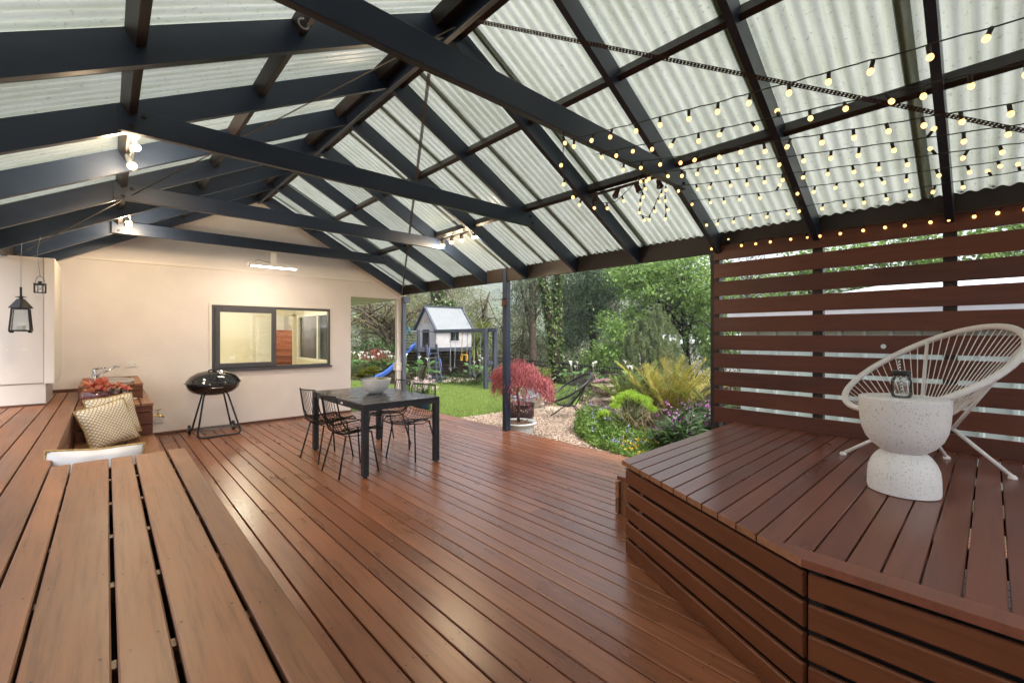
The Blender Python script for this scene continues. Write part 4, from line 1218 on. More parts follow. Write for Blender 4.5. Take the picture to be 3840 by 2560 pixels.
# ================================================================ CUSHIONS
def m_net():
    m, n, l, out = nt('rope_net_fabric')
    tc = n.new('ShaderNodeTexCoord')
    sp = n.new('ShaderNodeSeparateXYZ'); l.new(tc.outputs['Object'], sp.inputs[0])
    def line(op, per_):
        a = n.new('ShaderNodeMath'); a.operation = op; l.new(sp.outputs['X'], a.inputs[0]); l.new(sp.outputs['Y'], a.inputs[1])
        f = n.new('ShaderNodeMath'); f.operation = 'PINGPONG'; f.inputs[1].default_value = per_; l.new(a.outputs[0], f.inputs[0])
        return f.outputs[0]
    u, v = line('ADD', .0165), line('SUBTRACT', .0165)
    mn = n.new('ShaderNodeMath'); mn.operation = 'MINIMUM'; l.new(u, mn.inputs[0]); l.new(v, mn.inputs[1])
    rp = ramp(n, [(.0, (.52, .38, .17)), (.20, (.46, .33, .14)), (.27, (.34, .25, .13)), (.33, (.80, .77, .70)), (1, (.84, .81, .76))])
    sc = n.new('ShaderNodeMath'); sc.operation = 'MULTIPLY'; sc.inputs[1].default_value = 1 / .0165; l.new(mn.outputs[0], sc.inputs[0])
    l.new(sc.outputs[0], rp.inputs[0])
    p = prin(n, (.8, .7, .5), .85, 0, .2); l.new(rp.outputs[0], p.inputs['Base Color'])
    b = n.new('ShaderNodeBump'); b.inputs['Strength'].default_value = .8; b.inputs['Distance'].default_value = .006; b.invert = True
    l.new(sc.outputs[0], b.inputs['Height']); l.new(b.outputs[0], p.inputs['Normal'])
    l.new(p.outputs[0], out.inputs[0])
    return m
M['net'] = m_net()
M['satin'] = m_plain('pale_satin', (.62, .63, .68), .4, 0, .06, 3)
M['rope'] = m_plain('gold_rope', (.45, .31, .12), .8, 0, .3, 60, .8, 150)
def cushion(label, loc, rot, s=.45, th=.075, front=True):
    t = thing('cushion', label, 'cushion', loc)
    t.rotation_euler = rot
    N = 18
    def f(i, j, sgn):
        u, v = -1 + 2 * i / N, -1 + 2 * j / N
        k = (1 - u ** 4) * (1 - v ** 4)
        pin = 1 - .07 * (1 - abs(u * v)) * (1 if max(abs(u), abs(v)) > .99 else max(abs(u), abs(v)) ** 4)
        wr = .006 * math.sin(9 * u + 3 * v) * k
        return (u * s / 2 * pin, v * s / 2 * pin, sgn * (th * k ** .6 + wr))
    for sgn, nm, mt in ((1, 'net_front', M['net']), (-1, 'satin_back', M['satin'])):
        mb = MB()
        for j in range(N + 1):
            for i in range(N + 1): mb.v.append(f(i, j, sgn))
        for j in range(N):
            for i in range(N):
                q = (j * (N + 1) + i, j * (N + 1) + i + 1, (j + 1) * (N + 1) + i + 1, (j + 1) * (N + 1) + i)
                mb.f.append(q if sgn > 0 else q[::-1])
        mesh_obj(nm, mb, mt, t, True)
    ed = [f(i, 0, 1) for i in range(N)] + [f(N, j, 1) for j in range(N)] + [f(N - i, N, 1) for i in range(N)] + [f(0, N - j, 1) for j in range(N)]
    mesh_obj('rope_edge', MB().tube(ed, .0085, 6, closed=True), M['rope'], t, True)
    return t
# local +Z is the netted face; stand them up facing the camera
cushion('front gold rope net cushion leaning on another on the timber seat', (.01, 5.86, .575), (R(74), R(-10), R(32)), .42)
cushion('rear gold rope net cushion leaning against the sink counter', (.05, 6.05, .625), (R(76), R(-4), R(30)), .42)
cushion('gold rope cushion showing its pale satin back beside the slatted bench end', (-.055, 3.80, .515), (R(-104), R(4), R(4)), .46, .08)

# ================================================================ DINING TABLE, CHAIRS, BOWL
tb = thing('dining_table', 'charcoal square-legged outdoor dining table in the middle of the deck', 'table', (2.366, 5.06, 0))
TX0, TX1, TY0, TY1, TZ = 1.912, 2.822, 4.303, 5.812, .742
M['tabletop'] = m_plain('dark_table_glass', (.045, .045, .048), .25, 0, .08, 5, 0, 80, .5)
mesh_obj('table_top', MB().box(((TX0 + TX1) / 2, (TY0 + TY1) / 2, TZ - .005), (TX1 - TX0, TY1 - TY0, .01)), M['tabletop'], tb, world=True)
for (a, b, c_, d_) in ((TX0 + .062, TX1 - .062, TY0 + .022, 0), (TX0 + .062, TX1 - .062, TY1 - .022, 0)):
    beam('apron', (a, c_, TZ - .041), (b, c_, TZ - .041), .042, .056, M['charcoal'], tb, .002)
for xx in (TX0 + .022, TX1 - .022):
    beam('apron', (xx, TY0 + .062, TZ - .041), (xx, TY1 - .062, TZ - .041), .042, .056, M['charcoal'], tb, .002)
for xx in (TX0 + .031, TX1 - .031):
    for yv in (TY0 + .031, TY1 - .031):
        lg = beam('leg', (xx, yv, .012), (xx, yv, TZ - .012), .062, .062, M['charcoal'], tb, .003, up=(0, 1, 0))
        mesh_obj('foot', MB().lathe([(.02, 0), (.022, .004), (.022, .012)], 12, (xx, yv, .0)), M['blackplastic'], tb, True, True)
mesh_obj('maker_plate', MB().box((TX0 - .001, 4.86, TZ - .04), (.003, .05, .022)), M['trim'], tb, world=True)

def wire_chair(label, x_, y_, rz):
    t = thing('wire_chair', label, 'chair', (x_, y_, 0), rz, 'black wire chairs around the dining table')
    # side profile (y forward, z up)
    prof = [(.245, .425), (.20, .432), (.10, .425), (0, .415), (-.10, .410), (-.165, .42), (-.205, .45), (-.228, .50), (-.245, .58), (-.268, .70), (-.285, .80), (-.292, .83)]
    def hw(i):
        z_ = prof[i][1]
        return .215 if i < 6 else .215 - (z_ - .43) * .10
    def pt(i, s_):      # bucket: sides curl up a little
        y0, z0 = prof[i]
        e = abs(s_) ** 3
        lift = .055 * e if i < 8 else .0
        fwd = .05 * e if 5 <= i else 0
        return (s_ * hw(i), y0 + fwd, z0 + lift * (1 if i > 0 else .4))
    wires = MB()
    for k in range(13):
        s_ = -1 + 2 * k / 12
        if abs(s_) > .99: continue
        wires.tube([pt(i, s_) for i in range(len(prof))], .0034, 5)
    for i in (1, 3, 4, 6, 7):
        wires.tube([pt(i, -1 + 2 * q / 10) for q in range(11)], .0034, 5)
    for q in range(4): pass
    mesh_obj('wire_grid', wires, M['black'], t, True)
    rimp = [pt(i, -1) for i in range(len(prof))] + [pt(len(prof) - 1, -1 + 2 * q / 6) for q in range(1, 6)] + [pt(i, 1) for i in range(len(prof) - 1, -1, -1)] + [pt(0, 1 - 2 * q / 6) for q in range(1, 6)]
    mesh_obj('frame', MB().tube(rimp, .0075, 7, closed=True), M['black'], t, True)
    for sx_ in (-1, 1):
        mesh_obj('leg', MB().tube([(sx_ * .16, .15, .425), (sx_ * .215, .205, .0)], .009, 8), M['black'], t, True)
        mesh_obj('leg', MB().tube([(sx_ * .16, -.13, .412), (sx_ * .215, -.225, .0)], .009, 8), M['black'], t, True)
    mesh_obj('under_rail', MB().tube([(-.16, .15, .424), (-.165, 0, .40), (-.16, -.13, .411)], .005, 6).tube([(.16, .15, .424), (.165, 0, .40), (.16, -.13, .411)], .005, 6).tube([(-.16, -.13, .411), (.16, -.13, .411)], .005, 6).tube([(-.16, .15, .424), (.16, .15, .424)], .005, 6), M['black'], t, True)
    return t
wire_chair('black wire chair in front of the table nearest the camera on the left', 1.93, 4.65, R(-88))
wire_chair('black wire chair on the left of the table nearest the barbecue', 1.94, 5.36, R(-82))
wire_chair('black wire chair at the far right corner of the table toward the lawn', 2.74, 5.43, R(93))
wire_chair('black wire chair turned out at the near right side of the table', 2.70, 4.72, R(112))

M['speckle'] = m_plain('speckled_cement', (.78, .77, .75), .7, 0, .06, 90, .1, 120)
bo_ = thing('planter_bowl', 'pale cement bowl planter in the middle of the dining table', 'bowl', (2.42, 5.09, TZ))
mesh_obj('bowl', MB().lathe([(.065, 0), (.075, .002), (.125, .045), (.16, .10), (.178, .165), (.181, .178), (.172, .178), (.165, .15), (.001, .145)], 36), M['speckle'], bo_, True)
M['succ'] = m_leaf('olive_succulent', (.20, .25, .045), (.34, .37, .08), .2, .45)
def rosette(mb, c, r, n=16, tilt=(0, 0), w=.3, droop=.25):
    for ring_ in range(3):
        k = n - ring_ * 4
        for i in range(k):
            a = 2 * PI * i / k + ring_ * .4
            el = .15 + ring_ * .45
            d = Vector((math.cos(a) * math.cos(el) + tilt[0], math.sin(a) * math.cos(el) + tilt[1], math.sin(el)))
            mb.ribbon(c, d, r * (1 - ring_ * .22), r * w, droop, 3)
    return mb
su = thing('succulent', 'olive green succulent rosettes growing in the table bowl', 'plant', (2.42, 5.09, TZ + .15))
mb = MB()
for (dx, dy, dz, r_, tx, ty) in ((-.11, .09, .08, .14, -.4, .3), (-.07, -.03, .09, .15, -.3, -.4), (-.15, .04, .05, .14, -.8, .1), (.0, .08, .08, .12, 0, .2), (-.03, .03, .12, .13, 0, 0), (-.13, .13, .05, .13, -.6, .6)):
    rosette(mb, (dx, dy, dz), r_, 18, (tx, ty))
for i in range(14):
    rosette(mb, (RNG.uniform(.02, .14), RNG.uniform(-.08, .1), .02), .03, 8)
mesh_obj('rosettes', mb, M['succ'], su)

# ================================================================ KETTLE BARBECUE
bq = thing('kettle_barbecue', 'black oval kettle barbecue on a wheeled tube stand against the wall', 'barbecue', (1.15, 7.70, 0))
def oval(prof, c): return MB().lathe(prof, 40, c, 1.0, .78)
mesh_obj('fire_bowl', oval([(.06, .575), (.16, .585), (.26, .625), (.315, .68), (.332, .735), (.335, .76)], (0, 0, 0)), M['enamel'], bq, True)
lid = mesh_obj('lid', oval([(.352, .758), (.356, .764), (.340, .772), (.325, .80), (.28, .855), (.20, .905), (.11, .928), (.001, .935)], (0, 0, 0)), M['enamel'], bq, True)
mesh_obj('lid_handle', MB().tube([(-.075, -.09, .918), (-.07, -.10, .945), (-.03, -.105, .953), (.0, -.10, .945), (.005, -.09, .922)], .010, 8), M['blackplastic'], lid, True)
mesh_obj('vent', MB().lathe([(.05, 0), (.05, .004), (.001, .006)], 18, (0, 0, 0)), M['chrome'], lid, True, loc=(.09, -.13, .902), rot=(R(28), R(16), 0))
vh_ = MB()
for k in range(5):
    a = 2 * PI * k / 5
    vh_.lathe([(.009, .0065), (.001, .007)], 8, (.029 * math.cos(a), .029 * math.sin(a), 0))
mesh_obj('vent_holes', vh_, M['black'], lid, False, loc=(.09, -.13, .903), rot=(R(28), R(16), 0))['kind'] = 'stuff'
mesh_obj('side_handle', MB().tube([(-.06, -.262, .715), (-.06, -.285, .705), (.07, -.285, .705), (.07, -.262, .715)], .005, 6), M['chrome'], bq, True)
M['tubeblue'] = m_plain('dark_steel_tube', (.03, .036, .05), .28, .5, .05, 10)
mesh_obj('front_leg', MB().tube([(-.12, -.11, .60), (-.135, -.12, .57), (-.215, -.225, .09), (-.215, -.235, .045), (-.19, -.24, .015), (-.15, -.242, .012), (.24, -.242, .012), (.275, -.24, .018), (.295, -.235, .05), (.29, -.225, .09), (.165, -.12, .57), (.15, -.11, .60)], .0125, 9), M['tubeblue'], bq, True)
mesh_obj('rear_leg', MB().tube([(-.12, .10, .60), (-.235, .20, .07)], .0125, 9).tube([(.14, .10, .60), (.255, .20, .07)], .0125, 9).tube([(-.27, .205, .065), (.29, .205, .065)], .006, 8), M['tubeblue'], bq, True)
for sx_, xx in ((-1, -.265), (1, .285)):
    w = MB()
    pr_ = [(.02, -.012), (.062, -.016), (.07, -.012), (.07, .012), (.062, .016), (.02, .012)]
    for (r_, z_) in pr_:
        for k in range(20):
            w.v.append((xx + z_, .205 + r_ * math.cos(2 * PI * k / 20), .07 + r_ * math.sin(2 * PI * k / 20)))
    for i in range(6):
        for k in range(20):
            w.f.append((i * 20 + k, i * 20 + (k + 1) % 20, ((i + 1) % 6) * 20 + (k + 1) % 20, ((i + 1) % 6) * 20 + k))
    wo_ = mesh_obj('wheel', w, M['blackplastic'], bq, True)
    mesh_obj('hub', MB().tube([(xx - .02, .205, .07), (xx + .02, .205, .07)], .022, 12), M['galv'], wo_, True)
rk = MB()
for i in range(8): rk.tube([(-.235 + i * .066, -.20, .105), (-.235 + i * .07, .19, .085)], .0022, 5)
for j in range(5): rk.tube([(-.245, -.20 + j * .097, .105 - j * .005), (.27, -.20 + j * .097, .105 - j * .005)], .0028, 5)
mesh_obj('wire_rack', rk, M['galv'], bq, True)

# ================================================================ SIDE TABLE, JAR
def m_terrazzo():
    m, n, l, out = nt('white_terrazzo')
    tc = n.new('ShaderNodeTexCoord')
    v = n.new('ShaderNodeTexVoronoi'); v.inputs['Scale'].default_value = 170
    l.new(tc.outputs['Object'], v.inputs['Vector'])
    sp = n.new('ShaderNodeSeparateColor'); l.new(v.outputs['Color'], sp.inputs[0])
    th = n.new('ShaderNodeMath'); th.operation = 'LESS_THAN'; th.inputs[1].default_value = .33; l.new(sp.outputs[0], th.inputs[0])
    r_ = n.new('ShaderNodeMath'); r_.operation = 'MULTIPLY'; r_.inputs[1].default_value = .5; l.new(sp.outputs[1], r_.inputs[0])
    d_ = n.new('ShaderNodeMath'); d_.operation = 'LESS_THAN'; l.new(v.outputs['Distance'], d_.inputs[0]); l.new(r_.outputs[0], d_.inputs[1])
    a_ = n.new('ShaderNodeMath'); a_.operation = 'MULTIPLY'; l.new(th.outputs[0], a_.inputs[0]); l.new(d_.outputs[0], a_.inputs[1])
    chip = ramp(n, [(0, (.22, .21, .21)), (.5, (.46, .44, .43)), (1, (.30, .29, .30))]); l.new(sp.outputs[2], chip.inputs[0])
    mx = n.new('ShaderNodeMix'); mx.data_type = 'RGBA'; mx.inputs['A'].default_value = (.76, .755, .76, 1)
    l.new(a_.outputs[0], mx.inputs['Factor']); l.new(chip.outputs[0], mx.inputs['B'])
    p = prin(n, (.7, .7, .7), .6, 0, .3); l.new(mx.outputs['Result'], p.inputs['Base Color']); l.new(p.outputs[0], out.inputs[0])
    return m
M['terrazzo'] = m_terrazzo()
sd = thing('side_table', 'white speckled terrazzo pedestal side table on the raised deck', 'side table', (3.12, .32, RZ))
mesh_obj('base', MB().lathe([(.128, .0), (.148, .004), (.151, .02), (.150, .085), (.146, .125), (.134, .16), (.118, .188), (.100, .207), (.085, .214)], 44), M['terrazzo'], sd, True)
mesh_obj('drum_top', MB().lathe([(.085, .2145), (.100, .222), (.132, .248), (.158, .285), (.175, .33), (.183, .38), (.1875, .44), (.189, .488), (.187, .497), (.182, .5), (.001, .5)], 44), M['terrazzo'], sd, True)
for o in sd.children:
    auto_smooth(o, 40)
jr = thing('jar_tumbler', 'clear embossed glass jar tumbler with black lid on the side table', 'jar', (3.10, .325, 1.12))
jr.scale = (1.3, 1.3, 1.36)
mesh_obj('glass_body', MB().lathe([(.026, .0), (.031, .004), (.0335, .012), (.0335, .062), (.030, .074), (.027, .078), (.027, .09)], 24), m_glass('jar_glass', (.97, .99, .99), .07, .08), jr, True)
mesh_obj('jar_lid', MB().lathe([(.0295, .088), (.0305, .090), (.0305, .101), (.028, .104), (.001, .104)], 24), M['black'], jr, True)
m, n, l, out = nt('striped_straw')
tc = n.new('ShaderNodeTexCoord'); wv = n.new('ShaderNodeTexWave'); wv.inputs['Scale'].default_value = 60; wv.bands_direction = 'DIAGONAL'
l.new(tc.outputs['Object'], wv.inputs['Vector']); rp = ramp(n, [(.48, (.02, .02, .02)), (.52, (.8, .8, .8))]); l.new(wv.outputs['Color'], rp.inputs[0])
p = prin(n); l.new(rp.outputs[0], p.inputs['Base Color']); l.new(p.outputs[0], out.inputs[0])
mesh_obj('straw', MB().tube([(.015, .0, .012), (-.004, .004, .09), (-.012, .006, .145)], .0038, 8), m, jr, True)

# ================================================================ STRING LOUNGE CHAIRS
def lounge(label, loc, rz, rim_mat, cord_mat, s=1.0, group='string lounge chairs'):
    t = thing('string_lounge_chair', label, 'chair', loc, rz, group)
    K = 72
    def rimpt(a):
        # pear loop: y forward, x sideways; low in front, high behind
        c_, s_ = math.cos(a), math.sin(a)
        y_ = .40 * c_
        x_ = .44 * s_
        z_ = .621 - .263 * c_ - .02 * s_ * s_
        return Vector((x_, y_, z_)) * s
    rimp = [rimpt(2 * PI * k / K) for k in range(K)]
    mesh_obj('rim', MB().tube(rimp, .0195 * s, 10, closed=True), rim_mat, t, True)
    cords = MB()
    NC = 62
    for k in range(NC):
        a = 2 * PI * (k + .5) / NC
        p = rimpt(a)
        hub = Vector((.085 * math.sin(a), .03 + .06 * math.cos(a) , .265 - .03 * math.cos(a))) * s
        mid = p.lerp(hub, .55); mid.z -= .035 * s
        cords.tube([p, mid, hub], .0028 * s, 5, cap=False)
    mesh_obj('cords', cords, cord_mat, t, True)
    mesh_obj('seat_ring', MB().tube([Vector((.085 * math.sin(2 * PI * k / 24), .03 + .06 * math.cos(2 * PI * k / 24), .265 - .03 * math.cos(2 * PI * k / 24))) * s for k in range(24)], .008 * s, 7, closed=True), rim_mat, t, True)
    for (hx, hy, hz, fx, fy) in ((.05, .10, .235, .21, .366), (-.12, -.06, .26, -.247, -.272), (.12, -.06, .26, .165, -.26)):
        lg = mesh_obj('leg', MB().tube([Vector((hx, hy, hz)) * s, Vector((fx, fy, .012)) * s], .0115 * s, 9), rim_mat, t, True)
        mesh_obj('foot', MB().lathe([(.02 * s, 0), (.021 * s, .01 * s), (.013 * s, .022 * s)], 12, (fx * s, fy * s, 0)), rim_mat, lg, True)
    sp = MB()
    sp.tube([Vector((0, .10, .235)) * s, Vector((-.12, -.06, .26)) * s, Vector((.12, -.06, .26)) * s], .0105 * s, 8, closed=True)
    for a in (2.3, -2.3):
        p = rimpt(a); sp.tube([Vector((.12 if a > 0 else -.12, -.06, .26)) * s, p], .0105 * s, 8)
    sp.tube([Vector((0, .10, .235)) * s, rimpt(.0)], .0105 * s, 8)
    mesh_obj('base_frame', sp, rim_mat, t, True)
    return t
M['offwhite'] = m_plain('off_white_cord', (.80, .79, .785), .5, 0, .03, 30, .5, 220)
M['navycord'] = m_plain('slate_blue_cord', (.12, .16, .21), .5, 0, .06, 20)
lounge('white string lounge chair on the raised deck behind the side table', (3.85, .287, RZ), R(42.2), M['offwhite'], M['offwhite'])
# ================================================================ GARDEN FURNITURE
lounge('slate blue string lounge chair behind the fire pit', site(.22, 9.35, GZ), R(137), M['navycord'], m_plain('pale_blue_cord', (.26, .33, .40), .5, 0, .05, 20))
lounge('black string lounge chair side-on beside the stone urns', site(1.16, 8.75, GZ), R(56), M['black'], M['black'])

fp = thing('fire_pit', 'dark rusty steel fire pit bowl with painted-on leaf cut-outs on the gravel', 'fire pit', (6.02, 6.27, GZ))
mesh_obj('drum', MB().lathe([(.17, .0), (.215, .02), (.24, .07), (.245, .20), (.25, .29), (.262, .30), (.262, .312), (.25, .312), (.24, .29), (.225, .09), (.001, .06)], 36), m_plain('burnt_steel', (.045, .022, .028), .5, .4, .3, 14), fp, True)
cut = MB()
for k in range(34):
    a = 2 * PI * k / 34 + RNG.uniform(-.05, .05); z_ = .20 + RNG.uniform(-.035, .045); t_ = RNG.uniform(-.9, .9)
    r_ = .2465
    for (u, v) in ((0, 0),):
        du = [(-.026, 0), (0, .007), (.026, 0), (0, -.007)]
        q = [(math.cos(t_) * p_[0] - math.sin(t_) * p_[1], math.sin(t_) * p_[0] + math.cos(t_) * p_[1]) for p_ in du]
        cut.add([(r_ * math.cos(a + p_[0] / r_), r_ * math.sin(a + p_[0] / r_), z_ + p_[1]) for p_ in q], [(0, 1, 2, 3)])
mesh_obj('leaf_decals', cut, M['pebble'], fp)['kind'] = 'stuff'  # gravel-coloured decals stand in for the view through holes, none are cut

M['stone'] = m_plain('weathered_stone', (.34, .29, .23), .9, 0, .2, 9, .6, 50, .2, 0, (.17, .15, .11))
def plinth(label, x_, y_, w, h, rz=.5):
    t = thing('stone_pedestal', label, 'pedestal', (x_, y_, GZ), rz)
    mesh_obj('base', MB().box((0, 0, .03), (w * 1.12, w * 1.12, .06)).box((0, 0, .08), (w * 1.02, w * 1.02, .04)), M['stone'], t)
    mesh_obj('shaft', MB().box((0, 0, h * .52), (w * .88, w * .88, h * .82)), M['stone'], t)
    for k in range(4):
        a = k * PI / 2
        c_, s_ = math.cos(a), math.sin(a); hw = w * .44 + .006
        mesh_obj('panel', MB().box((c_ * hw, s_ * hw, h * .52), (.014 if k % 2 == 0 else w * .5, w * .5 if k % 2 == 0 else .014, h * .5)), M['stone'], t)
    mesh_obj('cap', MB().box((0, 0, h - .04), (w * 1.0, w * 1.0, .035)).box((0, 0, h - .012), (w * 1.12, w * 1.12, .026)), M['stone'], t)
    return t
plinth('square panelled stone pedestal beneath the red maple leaves', 7.22, 7.02, .32, .46)
bl = thing('stone_baluster', 'short flared stone baluster base standing in the gravel', 'ornament', (7.15, 6.6, GZ))
mesh_obj('baluster', MB().lathe([(.20, 0), (.205, .03), (.17, .05), (.10, .10), (.085, .15), (.10, .17), (.125, .19), (.125, .21), (.10, .215), (.001, .215)], 20), M['stone'], bl)
M['pinksucc'] = m_leaf('dusty_pink_succulent', (.34, .17, .19), (.50, .36, .36), .12, .5)
def urn(label, x_, y_, s, ped):
    t = thing('stone_urn', label, 'urn', (x_, y_, GZ))
    z0 = ped
    if ped:
        mesh_obj('pedestal', MB().box((0, 0, .03), (.42 * s, .42 * s, .06)).box((0, 0, ped / 2 + .02), (.34 * s, .34 * s, ped - .06)).box((0, 0, ped - .02), (.40 * s, .40 * s, .04)), M['stone'], t, rot=(0, 0, .5))
    mesh_obj('bowl', MB().lathe([(.10 * s, z0), (.13 * s, z0 + .02), (.09 * s, z0 + .05), (.10 * s, z0 + .08), (.19 * s, z0 + .12), (.215 * s, z0 + .18), (.20 * s, z0 + .20), (.24 * s, z0 + .235), (.25 * s, z0 + .26), (.235 * s, z0 + .265), (.21 * s, z0 + .24), (.001, z0 + .235)], 26), M['stone'], t)
    fl = MB()
    for k in range(22):
        a = 2 * PI * k / 22
        fl.tube([(.17 * s * math.cos(a), .17 * s * math.sin(a), z0 + .105), (.213 * s * math.cos(a), .213 * s * math.sin(a), z0 + .16)], .017 * s, 6)
    mesh_obj('fluting', fl, M['stone'], t, True)
    return t
def succ_clump(label, x_, y_, z_, r, n, rr=.05, stalk=False):
    t = thing('succulent', label, 'plant', (x_, y_, z_))
    mb = MB()
    for i in range(n):
        a, q = RNG.uniform(0, 2 * PI), r * math.sqrt(RNG.uniform(0, 1))
        rosette(mb, (q * math.cos(a), q * math.sin(a), .03 + .05 * (1 - (q / r) ** 2) + RNG.uniform(0, .03)), rr * RNG.uniform(.7, 1.3), 12, (0, 0), .42, -.1)
    if stalk:
        for (dx, dy) in ((-r * .9, .04), (-r * .5, .1)):
            mb.tube([(dx, dy, .04), (dx - .03, dy, .14), (dx - .05, dy, .20)], .008, 5)
            rosette(mb, (dx - .05, dy, .20), .045, 10, (0, 0), .5, -.2)
    mesh_obj('rosettes', mb, M['pinksucc'], t)
    return t
urn('large weathered stone urn on a pedestal behind the black lounge chair', 7.85, 5.62, 1.12, .32)
succ_clump('mound of dusty pink succulents filling the large stone urn', 7.85, 5.62, GZ + .60, .25, 40, .055, True)
urn('low stone planter dish in front of the large urn', 7.25, 5.45, .85, 0)
succ_clump('dusty pink succulents spilling from the low stone planter dish', 7.25, 5.45, GZ + .22, .19, 26, .05, True)

# potted weeping maple
pot = thing('glazed_pot', 'white glazed garden pot at the deck edge behind the middle post', 'pot', (4.885, 5.15, GZ))
M['glaze'] = m_plain('white_glaze', (.62, .66, .64), .15, 0, .05, 4, 0, 80, .5, .4)
mesh_obj('pot_body', MB().lathe([(.16, 0), (.175, .005), (.235, .15), (.255, .225), (.283, .238), (.288, .255), (.275, .266), (.25, .262), (.24, .235), (.001, .228)], 40), M['glaze'], pot, True)
pm = MB()
for k in range(5):
    a = -1.9 + k * .3
    def onpot(a_, z_): return (.001 + (.175 + (z_ / .15) * .06) + .002) , a_
    for j in range(5):
        z_ = .05 + j * .028; r_ = .178 + .06 * z_ / .15; aa = a + .03 * math.sin(j)
        pm.add([((r_ + .002) * math.cos(aa + q_), (r_ + .002) * math.sin(aa + q_), z_ + h_) for q_, h_ in ((-.02, 0), (.02, .008), (.04, .024), (-.01, .016))], [(0, 1, 2, 3)])
mesh_obj('painted_bamboo', pm, m_plain('ink_blue', (.02, .025, .04), .3), pot)['kind'] = 'stuff'
P_ = RNG.normal(size=(260, 2)) * .11
P_ = P_[np.hypot(P_[:, 0], P_[:, 1]) < .225]
mbp = MB()
for (a, b) in P_: mbp.ball((a, b, .238 + RNG.uniform(0, .015)), .014 * RNG.uniform(.6, 1.4), 6, 4, (1, 1, .7))
mesh_obj('pot_pebbles', mbp, m_plain('brown_pebbles', (.20, .12, .07), .7, 0, .4, 40), pot, True)['kind'] = 'stuff'
M['bark'] = m_plain('grey_brown_bark', (.085, .065, .048), .95, 0, .35, 14, .9, 40, .1)
M['darkbark'] = m_plain('dark_bark', (.035, .026, .02), .95, 0, .3, 14, .9, 40, .1)
M['maple'] = m_leaf('red_maple_leaf', (.26, .055, .065), (.50, .18, .19), .4, .5)
mp_ = thing('weeping_maple', 'weeping red japanese maple growing in the white glazed pot', 'tree', (4.885, 5.15, GZ + .23))
mesh_obj('trunk', MB().tube([(0, 0, 0), (-.02, .0, .12), (.01, .01, .30), (-.02, .02, .48), (.01, .02, .66), (.0, .03, .82)], [.026, .022, .02, .019, .018, .013], 8).tube([(.0, .02, .64), (.12, -.08, .80), (.28, -.2, .78)], [.012, .01, .004], 6).tube([(.0, .02, .68), (-.10, .10, .84), (-.24, .22, .80)], [.012, .01, .004], 6).tube([(0, .03, .8), (.05, .1, .9), (.15, .2, .86)], [.01, .008, .003], 6).tube([(0, .03, .76), (-.05, -.12, .88), (-.08, -.26, .82)], [.01, .008, .003], 6), M['bark'], mp_, True)
# drooping curtains of foliage from an umbrella of twigs
n = 9500
th_ = RNG.uniform(0, 2 * PI, n); rad = np.sqrt(RNG.uniform(0.0, 1, n)) * .50
cl = .5 + .5 * np.sin(th_ * 5 + 1.3) * .6 + .25 * np.sin(th_ * 11)
dome = .93 - .20 * (rad / .50) ** 2 + .05 * np.sin(th_ * 3) + .04 * np.sin(rad * 22 + th_ * 2)
hang = RNG.uniform(0, 1, n) ** 1.2 * (.10 + .30 * (rad / .50) * (.25 + .9 * cl))
axr = np.array([math.cos(R(YAW)), -math.sin(R(YAW))])
Cm = np.stack([rad * np.cos(th_), rad * np.sin(th_), dome - hang], 1)
lat_ = Cm[:, 0] * axr[0] + Cm[:, 1] * axr[1]
Cm[:, 2] -= np.clip(lat_, -.1, 1) * .24
Cm += RNG.normal(size=Cm.shape) * .018
Cm[:, :2] += RNG.normal(size=(n, 2)) * .02
Cm += np.array([axr[0] * .06, axr[1] * .06, .0])
Dm = np.stack([np.cos(th_) * .5, np.sin(th_) * .5, np.full(n, -1.0)], 1)
o = leaves('foliage', Cm, .062, .013, M['maple'], None, .5, .2, Dm); o.parent = mp_

# ================================================================ PLANTS
M['green'] = m_leaf('mid_green_leaf', (.075, .15, .03), (.17, .27, .055), .35, .45)
M['dkgreen'] = m_leaf('dark_green_leaf', (.025, .055, .016), (.06, .11, .028), .25, .4)
M['lime'] = m_leaf('lime_papyrus', (.26, .42, .04), (.40, .56, .08), .4, .5)
M['gold'] = m_leaf('golden_palm_leaf', (.22, .22, .035), (.42, .36, .07), .35, .5)
M['palmgreen'] = m_leaf('palm_green_leaf', (.10, .15, .03), (.22, .25, .05), .35, .5)
M['stem'] = m_plain('green_stem', (.10, .12, .04), .6, 0, .2, 20)
M['strawstem'] = m_plain('dry_stem', (.28, .20, .10), .8, 0, .3, 20)
M['lilywhite'] = m_leaf('white_lily_flower', (.72, .72, .66), (.80, .79, .72), .3, .5)
M['lilyleaf'] = m_leaf('lily_leaf', (.04, .115, .028), (.10, .20, .05), .3, .35)
M['purple'] = m_leaf('purple_orchid_flower', (.33, .09, .33), (.52, .20, .50), .3, .5)
M['blueflower'] = m_leaf('blue_bell_flower', (.24, .24, .52), (.42, .38, .66), .3, .5)
M['yellowflower'] = m_leaf('yellow_flower', (.70, .38, .03), (.75, .55, .06), .3, .5)
M['pinkwhite'] = m_leaf('pink_white_flower', (.62, .46, .46), (.74, .66, .64), .3, .5)

def clump_pts(c, r, n, sq=1.0):
    P = RNG.normal(size=(n, 3)) * np.array(r) * .5
    return P + np.array(c)

